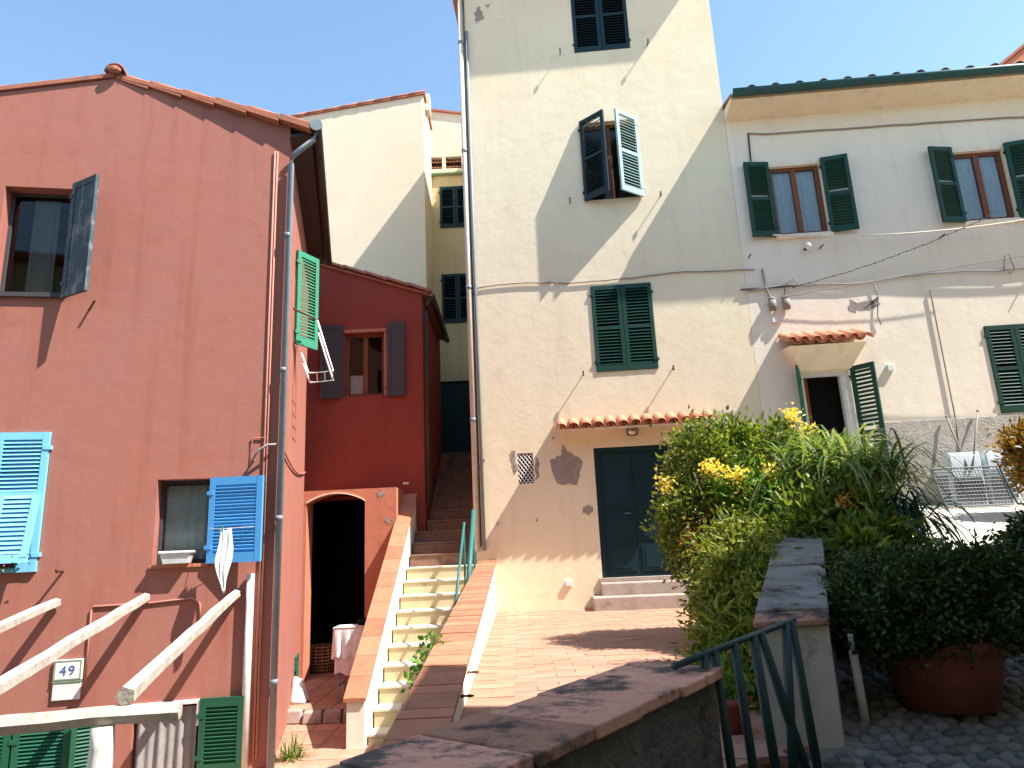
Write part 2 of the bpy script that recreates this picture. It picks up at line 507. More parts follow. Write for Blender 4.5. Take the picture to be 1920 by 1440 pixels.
def holed_wall(mb, u0, u1, z0, z1, holes, d=0.0, rd=0.18):
    us = sorted({u0, u1, *[h[0] for h in holes], *[h[1] for h in holes]})
    zs = sorted({z0, z1, *[h[2] for h in holes], *[h[3] for h in holes]})
    for i in range(len(us) - 1):
        for j in range(len(zs) - 1):
            cu, cz = (us[i] + us[i + 1]) / 2, (zs[j] + zs[j + 1]) / 2
            if any(h[0] < cu < h[1] and h[2] < cz < h[3] for h in holes):
                continue
            mb.quad((us[i], d, zs[j]), (us[i + 1], d, zs[j]), (us[i + 1], d, zs[j + 1]), (us[i], d, zs[j + 1]))
    for h in holes:
        a, b, c, e = h[:4]
        r = h[4] if len(h) > 4 else rd
        mb.quad((a, d, c), (a, d + r, c), (a, d + r, e), (a, d, e))
        mb.quad((b, d + r, c), (b, d, c), (b, d, e), (b, d + r, e))
        mb.quad((a, d, e), (a, d + r, e), (b, d + r, e), (b, d, e))
        mb.quad((a, d + r, c), (a, d, c), (b, d, c), (b, d + r, c))


def shutter(F, hu, hd, z0, z1, wdt, ang, mat, nsl=22, right=False, rails=(0.5,), slatmat=None, board=False, label=None, stile=0.065, parent=None):
    """one louvred leaf hinged at (hu,hd); ang=0 closed, 180 folded back on the wall"""
    h = z1 - z0
    t = 0.02
    mb = MB()
    mb.box(0.004, stile, -t, t, 0, h)
    mb.box(wdt - stile, wdt - 0.004, -t, t, 0, h)
    mb.box(stile, wdt - stile, -t + 0.002, t - 0.002, 0, 0.10)
    mb.box(stile, wdt - stile, -t + 0.002, t - 0.002, h - 0.075, h)
    cuts = [0.10] + [h * r for r in rails] + [h - 0.075]
    for r in rails:
        mb.box(stile, wdt - stile, -t + 0.002, t - 0.002, h * r - 0.03, h * r + 0.03)
    if board:
        mb.box(stile, wdt - stile, -0.008, 0.008, 0.10, h - 0.075)
    for hz in (0.16, h - 0.16):
        mb.box(-0.02, 0.05, -t - 0.008, t + 0.008, hz - 0.02, hz + 0.02)
    me = mb.mesh('shutter')
    me.materials.append(M[mat])
    o = link('shutter', me, parent or F.e)
    o.location = (hu, hd, z0 - F.base)
    o.rotation_euler = (0, 0, rad(180 + ang) if right else rad(-ang))
    if label:
        o['label'] = label
    if not board:
        sm = MB()
        W = wdt - 2 * stile
        sm.hexa([(0, -0.020, -0.016), (W, -0.020, -0.016), (W, -0.013, -0.020), (0, -0.013, -0.020)],
                [(0, 0.013, 0.020), (W, 0.013, 0.020), (W, 0.020, 0.016), (0, 0.020, 0.016)])
        sme = sm.mesh('slat')
        sme.materials.append(M[slatmat or mat])
        zz = 0.10
        step = (h - 0.175) / nsl
        for k in range(nsl):
            z = 0.10 + step * (k + 0.5)
            if any(abs(z - h * r) < 0.03 + step * 0.3 for r in rails):
                continue
            s = link('slat', sme, o)
            s.location = (stile, 0, z)
            s.rotation_euler = (random.uniform(-.04, .04), 0, 0)
            if right:
                s.scale = (1, -1, 1)
    return o


def window(F, u0, u1, z0, z1, d=0.12, mat='brown', mull=1, curtain=None, fw=0.05, transom=None, gap=0.0, cw=1.0):
    mb = MB()
    mb.box(u0, u0 + fw, d, d + 0.05, z0, z1)
    mb.box(u1 - fw, u1, d, d + 0.05, z0, z1)
    mb.box(u0 + fw, u1 - fw, d + .002, d + 0.048, z0, z0 + fw * 1.2)
    mb.box(u0 + fw, u1 - fw, d + .002, d + 0.048, z1 - fw, z1)
    edges = [u0 + fw]
    for k in range(mull):
        c = u0 + (u1 - u0) * (k + 1) / (mull + 1)
        mb.box(c - fw * 0.7, c + fw * 0.7, d - 0.006, d + 0.046, z0 + fw * 1.2, z1 - fw)
        edges += [c - fw * 0.7, c + fw * 0.7]
    edges.append(u1 - fw)
    o = F.part(mb, 'window', mat)
    for k in range(0, len(edges), 2):
        g = MB().box(edges[k], edges[k + 1], d + 0.02, d + 0.026, z0 + fw * 1.2, z1 - fw)
        F.part(g, 'pane', 'glass', o)
    if curtain:
        for k in range(0, len(edges), 2):
            a, b = edges[k] + gap, edges[k + 1] - gap
            if b - a < .05:
                continue
            drape(F, a, b, z0 + 0.03, z1 - 0.05, d + 0.06, curtain, o)
    return o


def drape(F, a, b, z0, z1, d, mat, parent, amp=0.016, folds=None):
    c = MB()
    n = max(10, int((b - a) * 70))
    fo = folds or (b - a) * 11
    vs, fs = [], []
    ph = random.uniform(0, 6)
    for i in range(n + 1):
        t = i / n
        dd = d + amp * math.sin(ph + t * fo * 2 * math.pi) + 0.5 * amp * math.sin(1.3 * ph + t * fo * 3.3)
        vs += [(a + (b - a) * t, dd, z0), (a + (b - a) * t, dd * 0.6 + d * 0.4, z1)]
    for i in range(n):
        fs.append((2 * i, 2 * i + 2, 2 * i + 3, 2 * i + 1))
    c.add(vs, fs)
    return F.part(c, 'curtain', mat, parent, smooth=True)


def sag(a, b, drop, n=14, wob=0.0, seed=0):
    r = random.Random(seed)
    a, b = Vector(a), Vector(b)
    out = []
    for i in range(n + 1):
        t = i / n
        p = a.lerp(b, t)
        p.z -= drop * 4 * t * (1 - t)
        if 0 < i < n:
            p.z += r.uniform(-wob, wob)
        out.append(tuple(p))
    return out


def leaf_mesh(name, pts, nrm, L, W, rng, mat, org=(0, 0, 0), fold=0.25, curl=0.15):
    """pts (n,3) leaf bases, nrm (n,3) growth directions; each leaf is a folded diamond of two quads' worth of faces"""
    n = len(pts)
    d = nrm / np.maximum(np.linalg.norm(nrm, axis=1, keepdims=True), 1e-6)
    rnd = rng.normal(size=(n, 3))
    side = np.cross(d, rnd)
    side /= np.maximum(np.linalg.norm(side, axis=1, keepdims=True), 1e-6)
    up = np.cross(side, d)
    ln = (L * rng.uniform(0.6, 1.25, n))[:, None]
    wd = (W * rng.uniform(0.7, 1.2, n))[:, None]
    a = pts
    mid = pts + d * ln * 0.45
    l = mid + side * wd + up * wd * fold
    r = mid - side * wd + up * wd * fold
    tip = pts + d * ln - up * ln * curl
    V = np.stack([a, l, tip, r], 1).reshape(-1, 3) - np.array(org)
    me = bpy.data.meshes.new(name)
    me.vertices.add(4 * n)
    me.vertices.foreach_set('co', V.astype(np.float32).ravel())
    idx = np.arange(n)[:, None] * 4
    tri = np.concatenate([idx + np.array([[0, 1, 2]]), idx + np.array([[0, 2, 3]])], 1).reshape(-1)
    me.loops.add(len(tri))
    me.loops.foreach_set('vertex_index', tri.astype(np.int32))
    me.polygons.add(2 * n)
    me.polygons.foreach_set('loop_start', (np.arange(2 * n) * 3).astype(np.int32))
    me.update(calc_edges=True)
    me.materials.append(M[mat])
    return me


def cloud(blobs, n, clumps, rng, spread=0.22, shell=0.6):
    """leaf positions and directions gathered into clumps through ellipsoids (cx,cy,cz,rx,ry,rz,weight)"""
    B = np.array(blobs, float)
    wts = B[:, 6] / B[:, 6].sum()
    ci = rng.choice(len(B), clumps, p=wts)
    v = rng.normal(size=(clumps, 3))
    v /= np.linalg.norm(v, axis=1, keepdims=True)
    rr = shell + (1 - shell) * rng.uniform(0, 1, clumps) ** 0.6
    rr *= rng.uniform(0.88, 1.12, clumps)
    cc = B[ci, :3] + v * rr[:, None] * B[ci, 3:6]
    size = rng.uniform(0.5, 1.3, clumps)
    k = rng.choice(clumps, n, p=size / size.sum())
    off = rng.normal(size=(n, 3)) * (spread * size[k])[:, None]
    p = cc[k] + off
    out = p - B[ci[k], :3]
    out /= np.maximum(np.linalg.norm(out, axis=1, keepdims=True), 1e-6)
    dirs = out * 0.7 + rng.normal(size=(n, 3)) * 0.6 + np.array([0, 0, 0.25])
    return p, dirs


def straps(mb, base, n, length, width, rng, elev=(20, 85), droop=1.0, az=(0, 360), spread=0.08):
    for i in range(n):
        a = rad(rng.uniform(*az))
        e = rad(rng.uniform(*elev))
        L = length * rng.uniform(0.6, 1.15)
        wd = width * rng.uniform(0.7, 1.2)
        p = Vector(base) + Vector((rng.normal() * spread, rng.normal() * spread, rng.normal() * spread * 0.4))
        dr = Vector((math.cos(a) * math.cos(e), math.sin(a) * math.cos(e), math.sin(e)))
        sd = Vector((-math.sin(a), math.cos(a), 0))
        seg = 7
        vs = []
        for k in range(seg + 1):
            t = k / seg
            ww = wd * (0.55 + 0.9 * t if t < 0.4 else 0.91 * (1 - (t - 0.4) / 0.6) + 0.02)
            vs += [p + sd * ww, p - sd * ww]
            p = p + dr * (L / seg)
            dr = (dr + Vector((0, 0, -1)) * (0.30 * droop * (0.4 + t))).normalized()
        mb.add(vs, [(2 * k, 2 * k + 1, 2 * k + 3, 2 * k + 2) for k in range(seg)])


# ================================================================== SETTING
# ground sheet to the horizon (below everything)
g = MB().quad((-600, -600, -0.62), (600, -600, -0.62), (600, 900, -0.62), (-600, 900, -0.62)).build('ground', 'ground')
tag(g, 'bare earth lying under the houses and out to the horizon', 'ground', kind='structure')

PATIO = -0.40
pat = empty('patio', (-2.4, 8.5, PATIO))
tag(pat, 'sunlit terracotta patio at the foot of the narrow stairs', 'patio', kind='structure')
mb = MB().box(-3.9, -0.5, 6.2, 13.6, -0.55, PATIO - 0.008)
mb.build('paving_bed', 'grout', pat, (-2.4, 8.5, PATIO))
mb = MB().box(-9, -0.5, -3.0, 6.195, -0.55, PATIO - 0.012)
mb.build('low_bounce_yard', 'yard', pat, (-2.4, 8.5, PATIO))  # unseen ground, added dark to lessen bounce onto the red house
tile = MB().box(-0.144, 0.144, -0.144, 0.144, -0.02, 0.0).mesh('tile')
tile.materials.append(M['floor'])
for i in range(9):
    for j in range(12):
        o = link('tile', tile, pat)
        o.location = (-0.95 + i * 0.3 - 0.25, -2.2 + j * 0.3, random.uniform(-.002, .002))
        o.rotation_euler = (random.uniform(-.006, .006), random.uniform(-.006, .006), 0)

# porch floor, one low step above the patio, under the arch
porch = empty('porch_floor', (-2.8, 9.3, PATIO))
tag(porch, 'low raised brick porch floor in front of the dark arched doorway', 'floor', kind='structure')
MB().box(-3.6, -1.96, 9.32, 13.3, PATIO - .1, -0.262).build('porch_bed', 'grout', porch, (-2.8, 9.3, PATIO))
for i in range(6):
    for j in range(13):
        o = link('tile', tile, porch)
        o.location = (-0.64 + i * 0.29, 0.14 + j * 0.3, 0.15 + random.uniform(-.002, .002))
        o.scale = (0.96, 1, 1)

TERR = 0.66
ter = empty('terrace', (1.0, 8.0, TERR))
tag(ter, 'sunlit brick terrace before the dark green door', 'terrace', kind='structure')
tp = [(-0.5, 11.3), (-0.5, 1.7), (0.15, 2.3), (0.62, 3.05), (1.25, 3.5), (4.3, 10.95)]
MB().prism(tp, -0.45, TERR - 0.004).build('paving_bed', 'grout', ter, (1.0, 8.0, TERR))
br = MB().box(-0.1475, 0.1475, -0.0725, 0.0725, -0.03, 0.0).mesh('brick')
br.materials.append(M['floor'])
cells = []
row = 0
y = 2.2
while y < 11.05:
    x = -0.22 - (0.15 if row % 2 else 0)
    xr = min(1.25 + (y - 3.5) * 0.41, 4.2) if y > 3.4 else 0.5 + (y - 2.6) * .8
    while x < xr:
        if x > -0.3 and not (y < 3.3 and (x - 0.15) / 0.47 * 0.75 + 2.3 > y):
            cells.append((x, y))
        x += 0.30
    y += 0.15
    row += 1


def near_cam(c):
    return c[0] * 0.0 + abs(c[0] - 0.6) * 0.8 + c[1]


cells.sort(key=near_cam)
for c in cells[:300]:
    o = link('brick', br, ter)
    o.location = (c[0] - 1.0, c[1] - 8.0, random.uniform(-.003, .002))
    o.rotation_euler = (random.uniform(-.008, .008), random.uniform(-.008, .008), random.uniform(-.01, .01))
rest = MB()
for c in cells[300:]:
    z = TERR + random.uniform(-.003, .002)
    rest.box(c[0] - .1475, c[0] + .1475, c[1] - .0725, c[1] + .0725, z - .03, z)
tag(rest.build('bricks_beyond', 'floor', ter, (1.0, 8.0, TERR)), kind='stuff')

# cobbled path rising to the right-hand house
SL = 0.182


def pz(yy):
    return SL * max(yy, -0.5)


path = empty('cobbled_path', (3.5, 6.0, pz(6.0)))
tag(path, 'pebble-paved path climbing towards the pale house', 'path', kind='structure')
pp = [(-2.5, -9), (-2.5, -0.5), (-0.75, 1.35), (0.55, 2.72), (1.25, 3.4), (1.62, 4.0), (4.5, 10.85), (16, 10.1), (16, -0.5), (16, -9)]
mb = MB()
vs = [(x, y_, pz(y_)) for x, y_ in pp]
mb.add(vs, [(1, 2, 3, 4, 5, 6, 7, 8), (0, 1, 8, 9)])
mb.add([(-2.5, -9, -.6), (-2.5, -.5, -.6), (-0.75, 1.35, -.6), (0.55, 2.72, -.6), (-2.5, -9, pz(-9)), (-2.5, -.5, pz(-.5)), (-0.75, 1.35, pz(1.35)), (0.55, 2.72, pz(2.72))],
       [(0, 1, 5, 4), (1, 2, 6, 5), (2, 3, 7, 6)])
mb.build('path_bed', 'path', path, (3.5, 6.0, pz(6.0)))
mb = MB().add([(2.75, 6.3, pz(6.3) + .012), (4.6, 10.75, pz(10.75) + .012), (15.5, 10.0, pz(10.0) + .012), (15.5, 6.3, pz(6.3) + .012)], [(0, 1, 2, 3)])
mb.build('concrete_apron', 'apron', path, (3.5, 6.0, pz(6.0)))
cm = []
for k in range(7):
    b_ = MB()
    rr = random.Random(k)
    n = 8
    ring = [rr.uniform(.82, 1.12) for _ in range(n)]
    for fr, hz in ((1.0, -0.5), (0.98, 0.25), (0.62, 0.75)):
        b_.v += [(math.cos(2 * math.pi * i / n) * ring[i] * fr, math.sin(2 * math.pi * i / n) * ring[i] * fr * .8, hz) for i in range(n)]
    b_.v.append((0, 0, .92))
    for j in range(2):
        for i in range(n):
            b_.f.append((j * n + i, j * n + (i + 1) % n, (j + 1) * n + (i + 1) % n, (j + 1) * n + i))
    for i in range(n):
        b_.f.append((2 * n + i, 2 * n + (i + 1) % n, 3 * n))
    me = b_.mesh('cobble', smooth=True)
    me.materials.append(M['cobble'])
    cm.append(me)
cob = []
yy = 0.6
while yy < 10.6:
    xx = 0.2
    while xx < 9.5:
        X = xx + random.uniform(-.016, .016)
        Y = yy + random.uniform(-.016, .016)
        lim = 1.48 + (Y - 3.5) * 0.436 if Y > 3.46 else 0.72 + (Y - 2.72) * .9
        if X > lim and Y < 5.4 and X < 5.5:
            cob.append((X, Y))
        xx += 0.085 if Y < 5.2 else 0.12
    yy += 0.072 if yy < 5.2 else 0.11


def vis(c):
    return abs(c[0] - (2.0 + (c[1] - 3.4) * .5)) * 0.9 + abs(c[1] - 3.6)


cob.sort(key=vis)
tilt = math.atan(SL)
for c in cob[:300]:
    o = link('cobble', random.choice(cm), path)
    s_ = random.uniform(.034, .050)
    o.location = (c[0] - 3.5, c[1] - 6.0, pz(c[1]) - pz(6.0) + .004)
    o.scale = (s_, s_, s_ * random.uniform(.5, .75))
    o.rotation_euler = (tilt + random.uniform(-.1, .1), random.uniform(-.1, .1), 0)
    o.rotation_euler[2] = random.uniform(-.5, .5)
rest = MB()
for c in cob[300:4300]:
    me = random.choice(cm)
    s_ = random.uniform(.034, .050) * (1.35 if c[1] > 5.2 else 1)
    a = random.uniform(0, 6.28)
    ca, sa = math.cos(a), math.sin(a)
    vs = []
    for v in me.vertices:
        x_, y_ = v.co.x * s_, v.co.y * s_
        X, Y = c[0] + ca * x_ - sa * y_, c[1] + sa * x_ + ca * y_
        vs.append((X, Y, pz(Y) + .004 + v.co.z * s_ * .6))
    rest.add(vs, [tuple(p.vertices) for p in me.polygons])
tag(rest.build('cobbles_beyond', 'cobble', path, (3.5, 6.0, pz(6.0)), smooth=True), kind='stuff')

# ================================================================== TOWER HOUSE
TX, TY, TYAW = -0.667, 11.0, -3.9
TW = 4.55
T = Frame('tower_house', 'tall narrow cream stucco house with green shutters and a dark green door', 'house', TX, TY, 0.3, TYAW)
TH = 12.2
holes = [(2.07, 3.07, 10.21, 11.7, .14), (2.06, 3.05, 7.29, 8.78, .16), (2.04, 3.03, 4.27, 5.73, .12), (1.90, 3.06, 1.06, 3.05, .16), (.70, .945, 2.55, 3.03, .2)]
mb = MB()
holed_wall(mb, 0, TW, .3, TH, holes)
mb.quad((0, 5.6, .3), (0, 0, .3), (0, 0, TH), (0, 5.6, TH))
mb.quad((TW, 0, .3), (TW, 5.6, .3), (TW, 5.6, TH), (TW, 0, TH))
mb.quad((TW, 5.6, .3), (0, 5.6, .3), (0, 5.6, TH), (TW, 5.6, TH))
T.part(mb, 'wall', 'tower')
# roof with eaves
ov = .45
mb = MB()
a, b_, c_, d_ = (-.2, -ov), (TW + .2, -ov), (TW + .2, 5.9), (-.2, 5.9)
zr = 12.13
mb.add([(*a, zr), (*b_, zr), (*c_, zr), (*d_, zr), (*a, zr + .08), (*b_, zr + .08), (*c_, zr + .08), (*d_, zr + .08), (TW / 2, 1.9, zr + .85), (TW / 2, 3.6, zr + .85)],
       [(0, 3, 2, 1), (0, 1, 5, 4), (1, 2, 6, 5), (2, 3, 7, 6), (3, 0, 4, 7), (4, 5, 8), (5, 6, 9, 8), (6, 7, 9), (7, 4, 8, 9)])
roof = T.part(mb, 'roof', 'rooftile')
for k in range(16):
    u = -.05 + k * .31
    T.part(MB().half_tile((u, -ov + .03, zr + .08), (u, .5, zr + .08 + .5), .09, .075), 'tile', 'rooftile', roof, smooth=True)
# shutters
for (u0, u1, z0, z1) in ((2.07, 3.07, 10.21, 11.7),):
    wd = (u1 - u0) / 2
    shutter(T, u0, .01, z0, z1, wd, 0, 'dkblue', 24)
    shutter(T, u1, .01, z0, z1, wd, 0, 'dkblue', 24, right=True)
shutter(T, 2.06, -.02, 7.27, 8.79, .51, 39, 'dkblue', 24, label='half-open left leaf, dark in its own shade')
shutter(T, 3.05, -.02, 7.27, 8.79, .51, 39, 'palegreen', 24, right=True, label='half-open right leaf coloured pale to look sunlit')
shutter(T, 2.04, .0, 4.27, 5.73, .495, 0, 'dkgreen', 24)
shutter(T, 3.03, .0, 4.27, 5.73, .495, 0, 'dkgreen', 24, right=True)
window(T, 2.06, 3.05, 7.29, 8.78, .13)
# dark planks behind closed shutters keep the rooms dark
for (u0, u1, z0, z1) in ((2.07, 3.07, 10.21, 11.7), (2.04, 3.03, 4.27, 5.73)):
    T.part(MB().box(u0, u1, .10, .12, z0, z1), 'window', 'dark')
# door: two leaves with panels
mb = MB()
mb.box(1.90, 1.97, .03, .10, 1.08, 3.05)
mb.box(2.99, 3.06, .03, .10, 1.08, 3.05)
mb.box(1.97, 2.99, .032, .098, 2.97, 3.05)
mb.box(1.97, 2.475, .055, .095, 1.08, 2.97)
mb.box(2.483, 2.99, .055, .095, 1.08, 2.97)
door = T.part(mb, 'door', 'dkblue')
for (a, b_) in ((2.02, 2.43), (2.53, 2.94)):
    for (z0, z1) in ((1.16, 1.55), (1.62, 2.05), (2.12, 2.92)):
        m2 = MB()
        m2.box(a, b_, .043, .057, z0, z1)
        m2.box(a + .05, b_ - .05, .035, .045, z0 + .05, z1 - .05)
        T.part(m2, 'panel', 'dkblue', door)
T.part(MB().tube([(2.40, .05, 2.02), (2.40, .0, 2.02), (2.30, -.005, 2.02)], .011), 'handle', 'metal', door)
T.part(MB().box(1.85, 3.12, -.03, .10, 1.02, 1.078), 'threshold', 'stone', bevel=.006)
# door steps
st = T.part(MB().box(1.72, 3.55, -.62, -.002, TERR - .1, .845), 'door_step', 'stone', bevel=.015)
st = T.part(MB().box(1.86, 3.35, -.32, -.004, .84, 1.018), 'door_step', 'stone', bevel=.015)
# tiled canopy
can = T.part(MB().hexa([(1.40, -.33, 3.285), (3.72, -.33, 3.285), (3.72, -.001, 3.35), (1.40, -.001, 3.35)], [(1.40, -.33, 3.32), (3.72, -.33, 3.32), (3.72, -.001, 3.47), (1.40, -.001, 3.47)]), 'canopy', 'soffit')
NT = 13
for k in range(NT):
    u = 1.42 + k * (3.70 - 1.42) / (NT - 1)
    t_ = MB().half_tile((u, -.375 + random.uniform(-.012, .006), 3.325 + random.uniform(-.005, .005)), (u, .0, 3.49), .088, .075)
    T.part(t_, 'tile', 'canopytile', can, smooth=True)
for k in range(NT - 1):
    u = 1.42 + (k + .5) * (3.70 - 1.42) / (NT - 1)
    t_ = MB().half_tile((u, -.365 + random.uniform(-.01, .006), 3.39), (u, .0, 3.555), .088, .075, up=(0, 0, -1))
    T.part(t_, 'tile', 'canopytile', can, smooth=True)
# lamp above the door
lamp = T.part(MB().box(2.44, 2.60, -.02, -.001, 3.22, 3.33), 'wall_lamp', 'rust')
T.part(MB().ball((2.52, -.07, 3.27), .075, .06, .055), 'globe', 'bulb', lamp, smooth=True)
cg = MB()
for k in range(5):
    a = math.pi * k / 4
    cg.tube([(2.52 + .085 * math.cos(a), -.02, 3.27 + .06 * math.sin(a)), (2.52 + .06 * math.cos(a), -.11, 3.27 + .045 * math.sin(a)), (2.52, -.14, 3.27)], .005, 5)
cg.tube([(2.52 + .085 * math.cos(t / 8 * math.pi), -.045, 3.27 + .065 * math.sin(t / 8 * math.pi)) for t in range(17)], .006, 5)
T.part(cg, 'guard', 'rust', lamp)
# grille window
gr = T.part(MB().box(.70, .945, .14, .16, 2.55, 3.03), 'vent_window', 'dark')
for k in range(-3, 8):
    for sgn in (1, -1):
        pts = []
        for t in (0, 1):
            u = .70 + .245 * t
            z = 2.55 + k * .082 + (sgn * (t - .5) + .5) * .34
            pts.append((u, z))
        (ua, za), (ub, zb) = pts
        lo, hi = 2.55, 3.03
        if max(za, zb) < lo or min(za, zb) > hi:
            continue

        def cl(u1_, z1_, u2_, z2_):
            if z1_ < lo:
                f = (lo - z1_) / (z2_ - z1_)
                return u1_ + (u2_ - u1_) * f, lo
            if z1_ > hi:
                f = (hi - z1_) / (z2_ - z1_)
                return u1_ + (u2_ - u1_) * f, hi
            return u1_, z1_
        p1 = cl(ua, za, ub, zb)
        p2 = cl(ub, zb, ua, za)
        T.part(MB().tube([(p1[0], .02 + .006 * sgn, p1[1]), (p2[0], .02 + .006 * sgn, p2[1])], .008, 6), 'bar', 'whitewood', gr)
# plaster patches
def blotch(F, pts, mat, jitter=.02, d=-.004, seed=1):
    r = random.Random(seed)
    out = []
    for i in range(len(pts)):
        a, b = pts[i], pts[(i + 1) % len(pts)]
        for k in range(5):
            t = k / 5
            out.append((a[0] + (b[0] - a[0]) * t + r.uniform(-jitter, jitter), a[1] + (b[1] - a[1]) * t + r.uniform(-jitter, jitter)))
    return F.part(MB().slab_uz(out, d, .01), 'plaster_patch', mat)


blotch(T, [(1.43, 3.13), (1.52, 3.0), (1.72, 2.86), (1.60, 2.47), (1.28, 2.54), (1.20, 2.88), (1.38, 2.97)], 'patch', .02, seed=3)
blotch(T, [(1.68, 2.14), (1.78, 2.18), (1.84, 2.10), (1.76, 2.02), (1.67, 2.05)], 'patch', .012, seed=4)
blotch(T, [(.60, 3.05), (.66, 3.08), (.69, 2.8), (.64, 2.7), (.60, 2.9)], 'patch', .02, seed=5)
blotch(T, [(.98, 2.95), (1.04, 2.9), (1.02, 2.65), (.97, 2.6)], 'patch', .02, seed=6)
blotch(T, [(.28, 11.28), (.40, 11.42), (.44, 11.15), (.33, 11.02)], 'patch', .03, seed=7)
blotch(T, [(.50, 11.40), (.60, 11.44), (.55, 11.33)], 'patch', .02, seed=8)
# shutter stays: short iron rods throwing long shadows
for (u, z) in ((1.82, 4.24), (3.24, 4.24), (1.81, 10.20), (3.37, 10.22), (1.80, 7.27), (3.32, 7.25)):
    T.part(MB().tube([(u, .01, z), (u, -.13, z)], .009, 6).box(u - .012, u + .012, -.145, -.125, z - .05, z + .035), 'shutter_stay', 'rust')
for (u, z) in ((1.28, 3.24), (.35, 1.95), (.95, 1.98), (.17, 2.95)):
    T.part(MB().tube([(u, .01, z), (u, -.05, z)], .012, 6), 'wall_hook', 'rust')
# electric box near the floor
T.part(MB().box(1.34, 1.44, -.04, -.001, .98, 1.06), 'meter_box', 'plastic', bevel=.006)
# cable across the facade
cab = [(0.10, -.02, 5.83)]
rr = random.Random(5)
for k in range(1, 22):
    u = .10 + 4.62 * k / 21
    cab.append((u, -.02, 5.84 + .03 * math.sin(u * 2.2) + rr.uniform(-.012, .012)))
T.part(MB().tube(cab, .010, 6), 'cable', 'cable', smooth=True)
# downpipe on the left corner
dp = T.part(MB().tube([(.02, -.05, 12.1), (.02, -.05, 1.55)], .04, 10), 'downpipe', 'creampipe', smooth=True)
T.part(MB().tube([(.085, -.022, 12.1), (.085, -.022, 1.62)], .014, 6), 'conduit', 'darkcable', smooth=True)
for z in (10.6, 8.4, 5.85, 3.6):
    T.part(MB().tube([(.02, -.05, z - .03), (.02, -.05, z + .03)], .05, 10), 'bracket', 'pipe', dp, smooth=True)
T.part(MB().tube([(.13, -.04, 10.85), (.13, -.04, 1.56)], .026, 8), 'conduit', 'pipe', smooth=True)

# ================================================================== RIGHT HOUSE (same street line)
ca, sa = math.cos(rad(TYAW)), math.sin(rad(TYAW))
RX, RY = TX + ca * (TW + .004), TY + sa * (TW + .004)
H = Frame('village_house', 'long pale two-storey house with green shutters beside the tower', 'house', RX, RY, 1.5, TYAW)
RW = 8.5
RZ = 8.72
holes = [(.62, 1.46, 6.39, 7.64, .16), (3.60, 4.42, 6.39, 7.64, .16), (.64, 1.40, 1.95, 4.05, .3), (3.53, 4.41, 3.24, 4.62, .12)]
mb = MB()
holed_wall(mb, 0, RW, 1.4, RZ, holes)
mb.quad((RW, 0, 1.4), (RW, 6, 1.4), (RW, 6, RZ), (RW, 0, RZ))
mb.quad((RW, 6, 1.4), (0, 6, 1.4), (0, 6, RZ), (RW, 6, RZ))
H.part(mb, 'wall', 'rhouse')
# coved cornice
prof = [(0, 8.565), (-.03, 8.57), (-.12, 8.585), (-.25, 8.60), (-.40, 8.62), (-.51, 8.635), (-.51, 8.69), (0, 8.78)]
mb = MB()
n = len(prof)
mb.v = [(0.0, d, z) for d, z in prof] + [(RW, d, z) for d, z in prof]
mb.f = [tuple(range(n)), tuple(range(2 * n - 1, n - 1, -1))] + [(i, n + i, n + (i + 1) % n, (i + 1) % n) for i in range(n)]
H.part(mb, 'cornice', 'soffit')
mb = MB().hexa([(0, -.53, 8.70), (RW, -.53, 8.70), (RW, 3, 9.75), (0, 3, 9.75)], [(0, -.53, 8.745), (RW, -.53, 8.745), (RW, 3, 9.80), (0, 3, 9.80)])
mb.hexa([(0, 3.01, 9.75), (RW, 3.01, 9.75), (RW, 6.4, 8.7), (0, 6.4, 8.7)], [(0, 3.01, 9.80), (RW, 3.01, 9.80), (RW, 6.4, 8.75), (0, 6.4, 8.75)])
roof = H.part(mb, 'roof', 'rooftile')
for k in range(21):
    u = .34 + k * .385
    mb = MB().half_tile((u, -.57, 8.75), (u, .6, 9.10), .095, .08).half_tile((u, .5, 9.13), (u, 2.9, 9.80), .095, .08)
    H.part(mb, 'tile', 'greycap', roof, smooth=True)  # grey colour paints the tiles as shaded and back-lit
# half-round gutter
mb = MB().half_tile((0.0, -.60, 8.735), (RW, -.60, 8.715), .085, .085, up=(0, 0, -1), th=.01, n=9)
H.part(mb, 'gutter', 'gutter', smooth=True)


def rwindow(u0, u1, z0, z1, aL, aR):
    window(H, u0, u1 - .02, z0, z1, .07, 'brown', 1, 'lace', fw=.06)
    wd = (u1 - u0) / 2 + .01
    shutter(H, u0 - .01, -.03, z0 - .02, z1 + .08, wd, aL, 'dkgreen', 22)
    shutter(H, u1 + .0, -.03, z0 - .02, z1 + .08, wd, aR, 'dkgreen', 22, right=True)
    H.part(MB().box(u0 - .04, u1 + .04, -.05, .11, z0 - .07, z0 - .001), 'sill', 'soffit', bevel=.008)
    H.part(MB().box(u0 - .002, u1 + .002, -.006, .12, z1 + .001, z1 + .07), 'lintel', 'soffit')


rwindow(.62, 1.46, 6.39, 7.64, 172, 170)
rwindow(3.60, 4.42, 6.39, 7.64, 168, 168)
# lace motif bands on the first window's curtains
shutter(H, 3.53, 0, 3.24, 4.62, .44, 0, 'dkgreen', 22)
shutter(H, 4.41, 0, 3.24, 4.62, .44, 0, 'dkgreen', 22, right=True)
H.part(MB().box(3.53, 4.41, .10, .12, 3.24, 4.62), 'window', 'dark')
